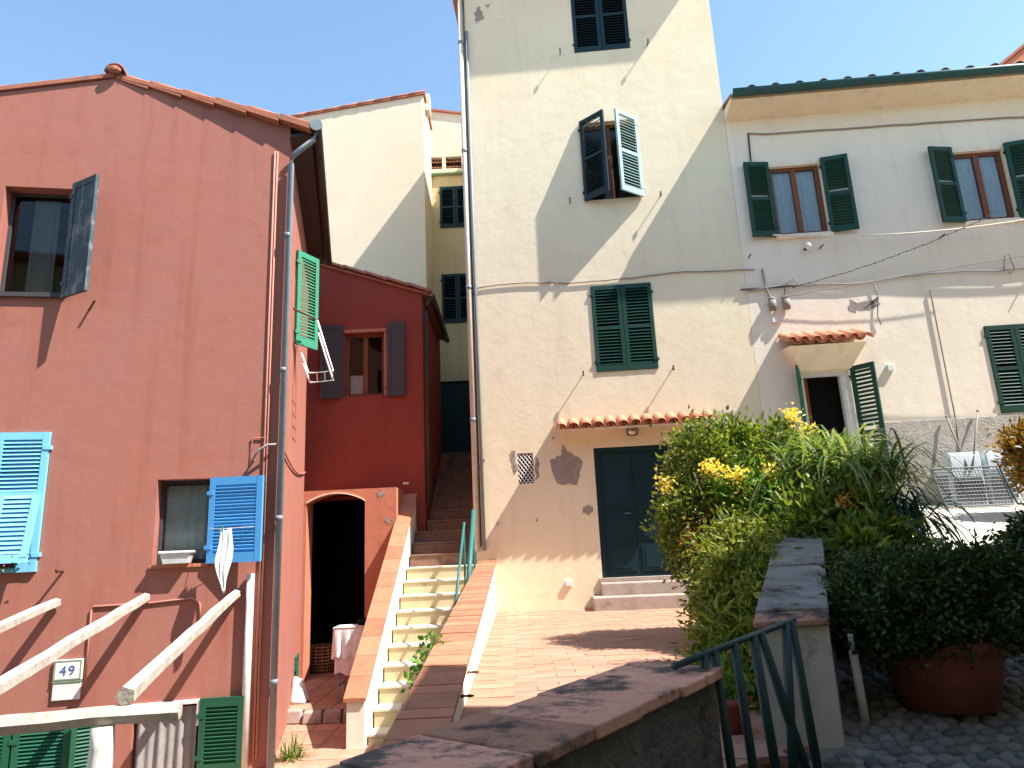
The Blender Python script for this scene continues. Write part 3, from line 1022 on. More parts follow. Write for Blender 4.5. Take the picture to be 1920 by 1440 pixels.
# door with white jambs, shutters and tiled hood
mb = MB().box(.64, .70, .02, .12, 1.95, 4.05).box(1.26, 1.40, .02, .12, 1.95, 4.05).box(.70, 1.26, .022, .118, 3.99, 4.05)
H.part(mb, 'door_frame', 'whitewood')
H.part(MB().box(.66, .80, .16, .19, 1.95, 4.0), 'door', 'brown')
H.part(MB().box(.60, 1.44, .31, .33, 1.93, 4.06), 'dark_hall_panel', 'dark')  # black panel paints the darkness inside the doorway
shutter(H, .63, -.02, 2.0, 4.10, .38, 112, 'green', 30, label='green door shutter swung out from the left jamb')
shutter(H, 1.41, -.02, 2.0, 4.10, .38, 132, 'dkgreen', 30, right=True, label='green door shutter swung out from the right jamb')
mb = MB().hexa([(.62, -.002, 4.07), (.62, -.06, 4.07), (1.42, -.06, 4.07), (1.42, -.002, 4.07)], [(.42, -.002, 4.44), (.42, -.38, 4.40), (1.58, -.38, 4.40), (1.58, -.002, 4.44)])
can = H.part(mb, 'door_hood', 'soffit')
for k in range(7):
    u = .46 + k * .185
    H.part(MB().half_tile((u, -.45, 4.44 + random.uniform(-.006, .006)), (u, -.0, 4.66), .088, .075), 'tile', 'canopytile', can, smooth=True)
for k in range(6):
    u = .46 + (k + .5) * .185
    H.part(MB().half_tile((u, -.42, 4.50), (u, -.0, 4.72), .088, .075, up=(0, 0, -1)), 'tile', 'canopytile', can, smooth=True)
# plinth of rough render
mb = MB().box(1.72, RW, -.035, -.001, 1.42, 3.20)
H.part(mb, 'plinth', 'plinth', bevel=.01)
mb = MB().box(0, .60, -.035, -.001, 1.42, 3.05)
H.part(mb, 'plinth', 'plinth', bevel=.01)
# small fittings
H.part(MB().box(1.97, 2.07, -.05, -.001, 3.99, 4.10), 'meter_box', 'plastic', bevel=.008)
lp = H.part(MB().tube([(1.02, 0, 6.12), (1.02, -.10, 6.14)], .03, 8), 'wall_lamp', 'iron')
H.part(MB().ball((1.02, -.13, 6.12), .055, .055, .055), 'globe', 'bulb', lp, smooth=True)
for u in (.36, .58):
    H.part(MB().tube([(u, -.06, 5.10), (u, -.06, 5.26)], [.055, .06], 10).ball((u, -.06, 5.28), .06, .06, .04), 'junction_box', 'cable', smooth=True)
H.part(MB().box(.33, .41, -.06, -.001, 4.90, 4.97), 'insulator', 'plastic')
H.part(MB().tube([(.28, -.03, 5.82), (.30, -.03, 5.5), (.36, -.03, 5.3)], .016, 6), 'conduit', 'cable')
H.part(MB().tube([(2.83, -.025, 5.26), (2.84, -.025, 3.2), (2.80, -.05, 2.6)], .011, 6), 'conduit', 'cable')
H.part(MB().tube([(.36, -.02, 8.30), (.34, -.02, 7.78)], .014, 6), 'conduit', 'darkcable')
H.part(MB().tube([(.35, -.025, 8.30)] + [(.35 + k * .3, -.025, 8.27 - .006 * k + random.uniform(-.008, .008)) for k in range(1, 20)], .013, 6), 'cable', 'cable')


def hcable(pts, r, mat):
    return H.part(MB().tube(pts, r, 6), 'cable', mat, smooth=True)


rr = random.Random(11)
hcable([(.0 + k * .26, -.035, 5.46 + .03 * math.sin(k * .7) + .012 * k * .4 + rr.uniform(-.01, .01)) for k in range(0, 24)], .011, 'cable')
hcable([(-.10 + k * .3, -.03, 5.50 + rr.uniform(-.015, .015)) for k in range(0, 5)], .012, 'darkcable')
hcable([(.55, -.04, 5.25), (.60, -.06, 5.5), (.72, -.07, 5.62), (.80, -.06, 5.5), (.66, -.05, 5.4), (.58, -.05, 5.45)], .010, 'cable')
hcable([(2.0, -.03, 5.45), (2.02, -.03, 5.2), (1.96, -.03, 4.9), (1.99, -.03, 4.75)], .009, 'cable')
hcable([(4.0, -.03, 5.52), (4.02, -.08, 5.72), (4.1, -.08, 5.75), (4.14, -.06, 5.5), (4.05, -.05, 5.44)], .010, 'cable')
# weathered paint patch lines on the wall
blotch(H, [(1.55, 5.16), (2.0, 5.2), (2.02, 5.08), (1.8, 4.98), (1.6, 5.02)], 'patch', .05, seed=22)

# clotheslines under the upper windows
wp = lambda u, d, z: (RX + ca * u - sa * d, RY + sa * u + ca * d, z)
o = MB().tube(sag(wp(.50, -.12, 6.36), wp(5.6, -.25, 6.42), .20, 24), .016, 6).build('washing_line', 'rope', None, wp(.5, -.12, 6.0), smooth=True)
tag(o, 'pale rope washing line sagging under the upper green-shuttered windows', 'rope')
o = MB().tube(sag(wp(.70, -.1, 5.45), wp(3.9, -.3, 6.38), .10, 24, .008, 3), .006, 6)
rr = random.Random(2)
for k in range(26):
    t = k / 25
    p = Vector(wp(.70, -.1, 5.45)).lerp(Vector(wp(3.9, -.3, 6.38)), t)
    p.z -= .1 * 4 * t * (1 - t)
    o.ball(p, .011, .011, .015, 6, 4)
o = o.build('string_of_bulbs', 'darkcable', None, wp(.7, -.1, 5.3), smooth=True)
tag(o, 'thin dark string of tiny bulbs slanting up across the pale wall', 'wire')
o = MB().tube(sag(wp(.40, -.35, 5.20), wp(6.2, -.55, 5.75), -.02, 20, .01, 8), .008, 6).build('hanging_wire', 'cable', None, wp(.4, -.35, 5.0), smooth=True)
tag(o, 'grey overhead wire strung along the pale wall above the hooded door', 'wire')

# brackets holding the lines: iron rods casting the slanted shadow strokes
for i, (u, z, L) in enumerate(((1.25, 6.12, .16), (3.15, 6.15, .16), (5.15, 5.80, .16), (.1, 6.05, .15), (4.65, 5.82, .2))):
    H.part(MB().tube([(u, .01, z), (u, -L, z - .01)], .012, 6), 'line_bracket', 'rust')

# ================================================================== RED HOUSE
CX, CY, RYAW = -2.53, 7.44, 10.9
Rr = Frame('red_house', 'faded red gabled house with blue shutters and a pole pergola', 'house', CX, CY, -0.45, RYAW)
EU, ED = -0.153, 3.86
LU = -3.98
ZE, ZA, UA = 6.66, 7.14, -1.98
zb = -0.45
mb = MB()
holes = [(-2.98, -2.28, 4.46, 5.70, .16), (-3.21, -2.25, 1.60, 2.92, .12), (-1.21, -.69, 1.58, 2.44, .2), (-1.28, -.68, -.40, .25, .2), (-2.75, -1.54, -.40, .20, .15)]
holed_wall(mb, LU, 0, zb, ZE, holes)
mb.add([(LU, 0, ZE), (0, 0, ZE), (UA, 0, ZA)], [(0, 1, 2)])
sh = (-.24, 1.25, 2.0)  # side window along the side wall: unused marker
# side wall with a window opening
sdir = Vector((EU, ED, 0)).normalized()
snor = Vector((sdir.y, -sdir.x, 0))
SLN = math.hypot(EU, ED)


def sp(s_, o_, z):
    p = sdir * s_ + snor * o_
    return (p.x, p.y, z)


sh_holes = [(1.20, 1.95, 4.32, 5.58, .14), (2.75, 3.25, -.30, .25, .1)]
ss = sorted({0, SLN, 1.20, 1.95, 2.75, 3.25})
zs = sorted({zb, ZE, 4.32, 5.58, -.30, .25})
for i in range(len(ss) - 1):
    for j in range(len(zs) - 1):
        c1, c2 = (ss[i] + ss[i + 1]) / 2, (zs[j] + zs[j + 1]) / 2
        if any(h[0] < c1 < h[1] and h[2] < c2 < h[3] for h in sh_holes):
            continue
        mb.quad(sp(ss[i], 0, zs[j]), sp(ss[i + 1], 0, zs[j]), sp(ss[i + 1], 0, zs[j + 1]), sp(ss[i], 0, zs[j + 1]))
for (a, b_, c1, c2, r_) in sh_holes:
    mb.quad(sp(a, 0, c1), sp(a, -r_, c1), sp(a, -r_, c2), sp(a, 0, c2))
    mb.quad(sp(b_, -r_, c1), sp(b_, 0, c1), sp(b_, 0, c2), sp(b_, -r_, c2))
    mb.quad(sp(a, 0, c2), sp(a, -r_, c2), sp(b_, -r_, c2), sp(b_, 0, c2))
    mb.quad(sp(a, -r_, c1), sp(a, 0, c1), sp(b_, 0, c1), sp(b_, -r_, c1))
mb.quad((LU - .1, ED, zb), (LU, 0, zb), (LU, 0, ZE), (LU - .1, ED, ZE))
mb.add([(EU, ED, zb), (LU - .1, ED, zb), (LU - .1, ED, ZE), (UA, ED, ZA), (EU, ED, ZE)], [(0, 1, 2, 3, 4)])
Rr.part(mb, 'wall', 'red')
Rr.part(MB().quad(sp(1.2, -.14, 4.32), sp(1.95, -.14, 4.32), sp(1.95, -.14, 5.58), sp(1.2, -.14, 5.58)), 'window', 'dark')
# roof: two slopes, verge tiles, ridge tile, right-hand gutter
pit = (ZA - ZE) / (0 - UA)
OVH = .25


def rz(u):
    return ZA - pit * abs(u - UA)


mb = MB()
ur, ul = OVH, LU - .25
mb.hexa([(UA, -.015, ZA + .01), (ur, -.11, rz(ur) + .01), (ur + EU, ED + .1, rz(ur) + .01), (UA, ED + .1, ZA + .01)],
        [(UA, -.015, ZA + .06), (ur, -.11, rz(ur) + .06), (ur + EU, ED + .1, rz(ur) + .06), (UA, ED + .1, ZA + .06)])
mb.hexa([(ul, -.03, rz(ul) + .01), (UA - .001, -.03, ZA + .01), (UA - .001, ED + .1, ZA + .01), (ul - .1, ED + .1, rz(ul) + .01)],
        [(ul, -.03, rz(ul) + .06), (UA - .001, -.03, ZA + .06), (UA - .001, ED + .1, ZA + .06), (ul - .1, ED + .1, rz(ul) + .06)])
roof = Rr.part(mb, 'roof', 'rooftile')
for side in (1, -1):
    span = (ur - UA) if side > 0 else (UA - ul)
    nt_ = 6
    L = span / nt_
    for k in range(nt_):
        u0 = UA + side * (k + (1.12 if k < 5 else 1.0)) * L
        u1 = UA + side * k * L
        for r_ in range(11):
            dd = .075 - (.075 * k / 5 if side > 0 else 0) + r_ * .36
            if r_ > 0 and k < 5:
                continue
            sk_ = EU * dd / ED if side > 0 else 0
            mb = MB().half_tile((u0 + sk_, dd, rz(u0) + .025), (u1 + sk_, dd, rz(u1) + .06), .085, .072)
            Rr.part(mb, 'tile', 'rooftile', roof, smooth=True)
# stepped under-tiles peeping out along the verge
for k in range(6):
    L = (ur - UA) / 6
    u1 = UA + k * L
    u0 = u1 + L * .98
    o0, o1 = -.012 - .09 * k / 5, -.03 - .10 * k / 5
    mb = MB().hexa([(u1, o0, rz(u1) + .0), (u0, o1, rz(u0) - .035), (u0, -.0, rz(u0) - .035), (u1, -.0, rz(u1) + .0)],
                   [(u1, o0, rz(u1) + .008), (u0, o1, rz(u0) - .005), (u0, .0, rz(u0) - .005), (u1, .0, rz(u1) + .008)])
    Rr.part(mb, 'verge_tile', 'rooftile', roof)
for k in range(10):
    y0 = -.05 + k * .41
    mb = MB().half_tile((UA, y0, ZA + .06), (UA, y0 + .46, ZA + .075), .115, .10)
    Rr.part(mb, 'ridge_tile', 'rooftile', roof, smooth=True)
Rr.part(MB().ball((UA, -.06, ZA + .075), .075, .05, .05, 8, 5), 'ridge_mortar', 'rooftile', roof)
# dark eave boards and gutter on the right
Rr.part(MB().hexa([sp(-.02, .002, ZE - .16), sp(SLN, .002, ZE - .16), sp(SLN, OVH - .01, rz(OVH) - .06), sp(-.02, OVH - .01, rz(OVH) - .06)],
                  [sp(-.02, .002, ZE - .125), sp(SLN, .002, ZE - .125), sp(SLN, OVH - .01, rz(OVH) - .0), sp(-.02, OVH - .01, rz(OVH) - .0)]), 'eave_board', 'browngut')
mb = MB().half_tile((ur + .06, -.12, rz(ur) + .03), (ur + .06 + EU, ED + .1, rz(ur) + .0), .065, .065, up=(0, 0, -1), th=.008, n=9)
gut = Rr.part(mb, 'gutter', 'browngut', smooth=True)
Rr.part(MB().tube([(ur + .06, -.135, rz(ur) + .02), (ur + .06, -.115, rz(ur) + .02)], .075, 12), 'gutter_end', 'pipe', gut)
for k in range(6):
    s_ = .25 + k * .66
    mb = MB().hexa([sp(s_ - .035, 0, ZE - .12), sp(s_ + .035, 0, ZE - .12), sp(s_ + .035, OVH - .02, ZE - .13), sp(s_ - .035, OVH - .02, ZE - .13)],
                   [sp(s_ - .035, 0, ZE + .0), sp(s_ + .035, 0, ZE + .0), sp(s_ + .035, OVH - .02, rz(OVH) + .0), sp(s_ - .035, OVH - .02, rz(OVH) + .0)])
    Rr.part(mb, 'rafter_end', 'browngut')
# corner downpipe with swan neck
dp = Rr.part(MB().tube([(ur + .05, -.05, rz(ur) - .03), (ur + .03, -.06, rz(ur) - .14), (.06, -.07, rz(ur) - .36), (.03, -.07, rz(ur) - .5), (.015, -.07, -.38)], .034, 10), 'downpipe', 'pipe', smooth=True)
for z in (5.2, 3.6, 2.0, .4):
    Rr.part(MB().tube([(.0165, -.07, z - .025), (.0165, -.07, z + .025)], .040, 10), 'bracket', 'pipe', dp, smooth=True)
for (u, m_) in ((-.135, 'pinkpipe'), (-.165, 'pinkpipe')):
    Rr.part(MB().tube([(u, -.015, 6.3), (u, -.015, -.3)], .011, 6), 'conduit', m_, smooth=True)
Rr.part(MB().tube([(-.245, -.05, 1.45), (-.245, -.05, -.42)], .038, 10), 'drain_pipe', 'whitepipe', smooth=True)
# upper window
window(Rr, -2.98, -2.28, 4.46, 5.70, .15, 'greyboard', 0, 'graylace', fw=.035, gap=.19)
shutter(Rr, -2.285, -.03, 4.40, 5.74, .42, 143, 'greyshutter', board=True, right=True, rails=(), label='weathered grey shutter with peeling paint')
Rr.part(MB().box(-3.02, -2.26, -.04, .10, 4.41, 4.458), 'sill', 'greyboard')
Rr.part(MB().tube([(-2.02, 0, 4.28), (-1.93, -.10, 4.36)], .012, 6), 'shutter_stay', 'rust')
# blue shutters at the left edge, lower flap pushed out
bl = shutter(Rr, -2.25, -.02, 1.57, 2.95, .485, 0, 'ltblue', 30, right=True, rails=(.55,), label='bright blue closed leaf with its lower flap pushed out')
bl2 = shutter(Rr, -3.21, -.02, 1.57, 2.95, .475, 0, 'ltblue', 30, rails=(.55,))
fz0, fz1 = 1.74, 2.32
fl = MB()
flo = empty('tilt_flap', (0, 0, 0))
bpy.data.objects.remove(flo)
for side_u in (-2.31, -2.62):
    fl.hexa([(side_u - .03, -.19, fz0 - .03), (side_u + .03, -.19, fz0 - .03), (side_u + .03, -.155, fz0 - .03), (side_u - .03, -.155, fz0 - .03)],
            [(side_u - .03, -.065, fz1), (side_u + .03, -.065, fz1), (side_u + .03, -.03, fz1), (side_u - .03, -.03, fz1)])
fl.hexa([(-2.65, -.192, fz0 - .08), (-2.28, -.192, fz0 - .08), (-2.28, -.157, fz0 - .08), (-2.65, -.157, fz0 - .08)],
        [(-2.65, -.18, fz0 - .0), (-2.28, -.18, fz0 - .0), (-2.28, -.145, fz0 - .0), (-2.65, -.145, fz0 - .0)])
flap = Rr.part(fl, 'tilt_flap', 'ltblue')
for k in range(13):
    t = (k + .5) / 13
    z = fz0 + (fz1 - fz0) * t
    d = -.172 + (.172 - .045) * t
    Rr.part(MB().hexa([(-2.59, d - .016, z - .016), (-2.34, d - .016, z - .016), (-2.34, d - .01, z - .018), (-2.59, d - .01, z - .018)],
                      [(-2.59, d + .01, z + .018), (-2.34, d + .01, z + .018), (-2.34, d + .016, z + .014), (-2.59, d + .016, z + .014)]), 'slat', 'ltblue', flap)
Rr.part(MB().box(-3.21, -2.25, .09, .11, 1.60, 2.92), 'window', 'dark')
# lower window with white curtain and blue shutter folded right
window(Rr, -1.21, -.69, 1.58, 2.44, .15, 'greyboard', 0, 'lace', fw=.035)
shutter(Rr, -.685, -.03, 1.57, 2.44, .57, 166, 'blue', 20, right=True, rails=(), label='blue louvred shutter folded back beside the small window')
Rr.part(MB().box(-1.23, -.67, -.02, .14, 1.545, 1.578), 'sill', 'annexlow')
# ground floor: curtained door, green shutters
fr_ = Rr.part(MB().box(-1.28, -1.25, .08, .13, -.40, .25).box(-.71, -.68, .08, .13, -.40, .25).box(-1.25, -.71, .082, .128, .22, .25), 'doorway', 'greyboard')
drape(Rr, -1.25, -.71, -.40, .22, .04, 'graylace', fr_, .014, 6)
Rr.part(MB().box(-1.28, -.68, .16, .18, -.40, .25), 'door', 'dark')
Rr.part(MB().box(-1.32, -.66, -.03, -.001, .25, .285).box(-.70, -.665, -.03, -.001, .05, .249), 'door_frame', 'pinkcloth')
shutter(Rr, -.675, -.02, -.40, .29, .43, 174, 'green', 15, right=True, rails=(), label='green louvred shutter folded back beside the curtained door')
shutter(Rr, -2.30, -.01, -.40, .20, .50, 0, 'green', 13, rails=())
shutter(Rr, -1.54, -.01, -.40, .20, .255, 20, 'green', 13, right=True, rails=(), stile=.05)
shutter(Rr, -2.75, -.01, -.40, .20, .44, 0, 'green', 13, rails=())
Rr.part(MB().box(-2.75, -1.54, .11, .13, -.40, .20), 'window', 'dark')
# house number plate
pl = Rr.part(MB().box(-2.01, -1.755, -.028, -.001, .545, .735), 'number_plate', 'ceramic', bevel=.005)
Rr.part(MB().box(-2.005, -1.76, -.024, -.001, .37, .525), 'name_plate', 'ceramic', bevel=.005)
rim = MB()
rim.box(-2.0, -1.765, -.031, -.0285, .718, .727).box(-2.0, -1.765, -.031, -.0285, .553, .562).box(-2.0, -1.991, -.031, -.0285, .562, .718).box(-1.774, -1.765, -.031, -.0285, .562, .718)
rim.box(-2.01, -1.755, -.030, -.001, .528, .542)
Rr.part(rim, 'plate_border', 'mossline', pl)
tx = bpy.data.curves.new('number', 'FONT')
tx.body = '49'
tx.size = .12
tx.align_x = 'CENTER'
tx.extrude = .001
tx.space_character = 1.25
to = bpy.data.objects.new('number', tx)
COL.objects.link(to)
dg = bpy.context.evaluated_depsgraph_get()
tme = bpy.data.meshes.new_from_object(to.evaluated_get(dg))
bpy.data.objects.remove(to)
tme.materials.clear()
tme.materials.append(M['ink'])
to = link('number', tme, pl)
to.location = (-1.885, -.031, .597 + .45)
to.rotation_euler = (rad(90), 0, 0)
# faint writing rows on the lower plate
rowm = MB()
rr = random.Random(4)
for k in range(3):
    u = -1.98
    while u < -1.82:
        L = rr.uniform(.012, .03)
        rowm.box(u, u + L, -.0265, -.0245, .48 - k * .035, .488 - k * .035)
        u += L + .008
# conduit loop over the ground floor
Rr.part(MB().tube([(-1.73, -.012, .55), (-1.73, -.012, 1.18), (-1.71, -.012, 1.21), (-1.2, -.012, 1.215), (-.80, -.012, 1.24), (-.73, -.012, 1.18), (-.72, -.012, 1.05)], .010, 6), 'conduit', 'pinkpipe', smooth=True)
# bracket arm above the blue shutter
Rr.part(MB().tube([(-.27, 0, 2.62), (-.27, -.10, 2.60), (-.22, -.12, 2.70), (-.12, -.10, 2.77), (-.02, -.06, 2.78)], .014, 6), 'wire_bracket', 'cable', smooth=True)
Rr.part(MB().tube([(-.29, -.015, 2.60), (-.29, -.015, 2.86), (-.14, -.015, 2.86)], .008, 6), 'conduit', 'pinkpipe')
Rr.part(MB().tube([(-2.02, 0, 1.56), (-2.02, -.12, 1.57)], .014, 6).ball((-2.02, -.13, 1.57), .025, .025, .025, 6, 4), 'wall_hook', 'rust')
# side wall fittings
ln = [sp(.03, .02, 2.76)]
for k in range(1, 9):
    t = k / 8
    ln.append(sp(.03 + t * (SLN - .1), .02, 2.76 - .25 * t * (1 - t) * 2 + .15 * t))
Rr.part(MB().tube(ln, .012, 6), 'cable', 'pinkpipe', smooth=True)
hp = sp(1.18, .02, 0)
sd_sh = shutter(Rr, hp[0], hp[1], 4.28, 5.58, .40, 0, 'jade', 26, rails=(), label='jade green side shutter standing ajar')
sd_sh.rotation_euler = (0, 0, rad(52))
hp2 = sp(2.75, .01, 0)
cs = shutter(Rr, hp2[0], hp2[1], -.30, .25, .48, 0, 'green', 11, rails=(), label='small green cellar shutter low on the side wall')
cs.rotation_euler = (0, 0, math.atan2(sdir.y, sdir.x))

# drying rack on the side wall (white tubes)
Rm = Matrix.Translation((CX, CY, 0)) @ Matrix.Rotation(rad(RYAW), 4, 'Z')


def rw_(p):
    return tuple(Rm @ Vector(p))


rk = empty('drying_rack', rw_(sp(1.35, 0, 4.6)))
tag(rk, 'white folding drying rack hung on the red side wall under the jade shutter', 'rack')
org = tuple(rk.location)
A0 = rw_(sp(.95, .01, 4.60))
A1 = rw_(sp(1.55, .01, 4.60))
tips = [(-2.50, 8.62, 4.58), (-2.29, 8.62, 3.90), (-2.60, 8.62, 3.88), (-2.70, 8.62, 4.15)]
MB().tube([rw_(sp(.75, .03, 4.60)), (-2.52, 8.60, 4.60)], .014, 6).build('support_rod', 'rust', rk, org)
MB().tube(tips, .015, 6).build('frame', 'plastic', rk, org, smooth=True)
tips2 = [(x - .13, y + .5, z) for x, y, z in tips]
MB().tube(tips2, .015, 6).build('frame', 'plastic', rk, org, smooth=True)
for k in range(4):
    t = k / 3
    a, b_ = Vector(tips[1]).lerp(Vector(tips[2]), t), Vector(tips2[1]).lerp(Vector(tips2[2]), t)
    MB().tube([a, b_], .007, 6).build('line_rod', 'plastic', rk, org)

# ---- pergola of bleached poles
pg = empty('pergola', rw_((-1.2, -1.6, -.4)))
tag(pg, 'weathered pole pergola leaning out from the red wall', 'pergola')
org = tuple(pg.location)


def pole(p0, p1, r0, r1, seed, n=9):
    rr_ = random.Random(seed)
    p0, p1 = Vector(p0), Vector(p1)
    pts, rs = [], []
    for i in range(n + 1):
        t = i / n
        p = p0.lerp(p1, t)
        p += Vector((rr_.uniform(-1, 1), rr_.uniform(-1, 1), rr_.uniform(-1, 1))) * .006
        pts.append(p)
        rs.append((r0 + (r1 - r0) * t) * rr_.uniform(.96, 1.04))
    return MB().tube(pts, rs, 5)


for i, u in enumerate((-2.04, -1.23, -.38)):
    pole(rw_((u, -.03, 1.27)), rw_((u - .03, -3.06, .845)), .046, .056, i).build('rafter', 'beam', pg, org)
pole(rw_((-2.9, -3.05, .745)), rw_((-.10, -3.02, .745)), .060, .055, 9, 12).build('front_beam', 'beam', pg, org)
pole(rw_((-.52, -3.03, .69)), rw_((-.52, -3.03, -.42)), .07, .075, 10).build('post', 'whitepipe', pg, org, smooth=True)
pole(rw_((-2.7, -3.03, .69)), rw_((-2.7, -3.03, -.42)), .07, .075, 11).build('post', 'whitepipe', pg, org, smooth=True)

# ---- things hanging at the low window
cl = MB()
vs, fs = [], []
nu, nz = 10, 16
for j in range(nz + 1):
    t = j / nz
    zc = 1.90 - t * .62
    half = (.058 + .016 * min(1, t / .3)) * (1 if t < .5 else 1 - .88 * ((t - .5) / .5) ** 1.2)
    sh_ = -.475 + .010 * math.sin(t * 7) + (.03 * (t - .5) if t > .5 else 0)
    for i in range(nu + 1):
        s_ = i / nu * 2 - 1
        fold = .016 * math.sin(s_ * 8.5 + 1.2 * t) * (.5 + .5 * t)
        vs.append((sh_ + s_ * half + .006 * math.sin(9 * t + i), -.215 + fold - .05 * t, zc - .012 * math.cos(s_ * 4.7) * (1 - t) ** 2 - .03 * s_ * t * (1 - t)))
for j in range(nz):
    for i in range(nu):
        a = j * (nu + 1) + i
        fs.append((a, a + 1, a + nu + 2, a + nu + 1))
cl.add([rw_(p) for p in vs], fs)
o = cl.build('white_cloth', 'cloth', None, rw_((-.5, -.2, 1.3)), smooth=True)
so_ = o.modifiers.new('thick', 'SOLIDIFY')
so_.thickness = .006
tag(o, 'white cloth pegged out to dry in front of the blue louvred shutter', 'cloth')
pk = MB().add([rw_(p) for p in ((-.505, -.26, 1.87), (-.495, -.26, 1.87), (-.495, -.245, 1.87), (-.505, -.245, 1.87), (-.508, -.265, 1.94), (-.492, -.265, 1.94), (-.492, -.24, 1.94), (-.508, -.24, 1.94))],
              [(0, 3, 2, 1), (4, 5, 6, 7), (0, 1, 5, 4), (1, 2, 6, 5), (2, 3, 7, 6), (3, 0, 4, 7)])
o = pk.build('clothes_peg', 'jade', None, rw_((-.5, -.25, 1.87)))
tag(o, 'green clothes peg gripping the white cloth', 'peg')
ln = MB().tube([rw_((-.20, -.16, 1.92)), rw_((-.5, -.235, 1.905)), rw_((-.66, -.10, 1.92))], .003, 5).build('cloth_line', 'rope', None, rw_((-.5, -.25, 1.9)))
tag(ln, 'short cord across the blue shutter holding the white cloth', 'rope')
bx = MB()
c0, c1 = (-1.10, -.83), (-.10, .05)
bx.hexa([rw_(p) for p in ((-1.08, -.11, 1.582), (-.85, -.11, 1.582), (-.85, .06, 1.582), (-1.08, .06, 1.582))], [rw_(p) for p in ((-1.11, -.13, 1.70), (-.82, -.13, 1.70), (-.82, .08, 1.70), (-1.11, .08, 1.70))])
o = empty('window_box', rw_((-.96, -.02, 1.58)))
tag(o, 'white plastic planter standing on the sill beside the lace curtain', 'planter')
bx.build('trough', 'plastic', o, tuple(o.location), bevel=.006)
bx = MB().hexa([rw_(p) for p in ((-1.12, -.14, 1.685), (-.81, -.14, 1.685), (-.81, .09, 1.685), (-1.12, .09, 1.685))], [rw_(p) for p in ((-1.12, -.14, 1.71), (-.81, -.14, 1.71), (-.81, .09, 1.71), (-1.12, .09, 1.71))])
bx.build('rim', 'ceramic', o, tuple(o.location), bevel=.004)

# pink flowers tucked under the blue flap
rng = np.random.default_rng(3)
fo = empty('window_flowers', rw_((-2.55, -.08, 1.58)))
tag(fo, 'small pink-flowered plant peeping below the blue tilted flap', 'plant')
c = np.array(rw_((-2.52, -.10, 1.66)))
p = c + rng.normal(size=(260, 3)) * np.array([.07, .03, .025])
link('leaves', leaf_mesh('leaves', p, rng.normal(size=(260, 3)) + [0, 0, .4], .045, .014, rng, 'lf_dark', tuple(fo.location)), fo)
c = np.array(rw_((-2.47, -.13, 1.67)))
p = c + rng.normal(size=(60, 3)) * np.array([.03, .015, .015])
link('flower_cluster', leaf_mesh('flower_cluster', p, rng.normal(size=(60, 3)), .03, .014, rng, 'fl_pink', tuple(fo.location)), fo)

# ================================================================== ANNEX with arch
AX = Frame('red_outbuilding', 'deep red lean-to house in shade with an arched doorway below', 'house', -3.8, 12.0, -0.4, 0)
# local u = X + 3.8
def au(x):
    return x + 3.8


mb = MB()
wL, wR, wz0, wz1 = au(-2.98), au(-2.27), 4.31, 5.49
zl, zr2 = 6.93, 6.17
xl, xr_ = au(-3.8), au(-1.57)
holed_wall(mb, xl, xr_, 2.5, 6.0, [(wL, wR, wz0, wz1, .16)])
mb.add([(xl, 0, 6.0), (xr_, 0, 6.0), (xr_, 0, zr2), (xl, 0, zl)], [(0, 1, 2, 3)])
mb.quad((xr_, 0, -.4), (xr_, 2.9, -.4), (xr_, 2.9, zr2), (xr_, 0, zr2))
mb.quad((xl, 2.9, -.4), (xl, 0, -.4), (xl, 0, zl), (xl, 2.9, zl))
mb.quad((au(-1.96), 0, -.4), (xr_, 0, -.4), (xr_, 0, 2.5), (au(-1.96), 0, 2.5))
AX.part(mb, 'wall', 'annex')
mb = MB().hexa([(xl, -.05, zl + .005), (xr_ + .12, -.05, zr2 - .035), (xr_ + .12, 2.9, zr2 - .035), (xl, 2.9, zl + .005)], [(xl, -.05, zl + .05), (xr_ + .12, -.05, zr2 + .01), (xr_ + .12, 2.9, zr2 + .01), (xl, 2.9, zl + .05)])
roof = AX.part(mb, 'roof', 'rooftile')
for k in range(6):
    L = (xr_ + .12 - xl) / 6
    f0, f1 = (k + 1.1) / 6, k / 6
    zz = lambda f: zl + .05 + (zr2 + .01 - zl - .05) * f
    u_ = lambda f: xl + (xr_ + .12 - xl) * min(f, 1.02)
    AX.part(MB().half_tile((u_(f0), -.04, zz(f0) - .005), (u_(f1), -.04, zz(f1) + .03), .075, .065), 'tile', 'rooftile', roof, smooth=True)
AX.part(MB().half_tile((xr_ + .17, -.08, zr2 - .02), (xr_ + .17, 2.9, zr2 - .02), .06, .06, up=(0, 0, -1), th=.008), 'gutter', 'browngut', smooth=True)
AX.part(MB().tube([(xr_ + .16, -.02, zr2 - .07), (xr_ + .10, -.03, zr2 - .2), (xr_ + .06, -.03, zr2 - .35), (xr_ + .06, -.03, 2.4)], .04, 8), 'downpipe', 'browngut', smooth=True)
window(AX, wL, wR, wz0, wz1, .12, 'brown', 1, None, fw=.06)
AX.part(MB().box(wL + .07, au(-2.66), .17, .175, wz0 + .06, wz0 + .42), 'curtain', 'pinkcloth')
AX.part(MB().box(wL - .05, wR + .05, -.01, -.001, wz1 + .001, wz1 + .06).box(wR + .001, wR + .05, -.01, -.001, wz0, wz1), 'window_surround', 'annexlow')
shutter(AX, wL - .01, -.03, wz0 - .03, wz1 + .14, .40, 172, 'greyboard', board=True, rails=())
shutter(AX, wR + .06, -.03, wz0 - .03, wz1 + .14, .33, 172, 'greyboard', board=True, right=True, rails=())
# dark room behind so the window stays dark
AX.part(MB().quad((xl, 2.89, -.4), (xr_, 2.89, -.4), (xr_, 2.89, zr2), (xl, 2.89, zl)), 'back_wall', 'annex')
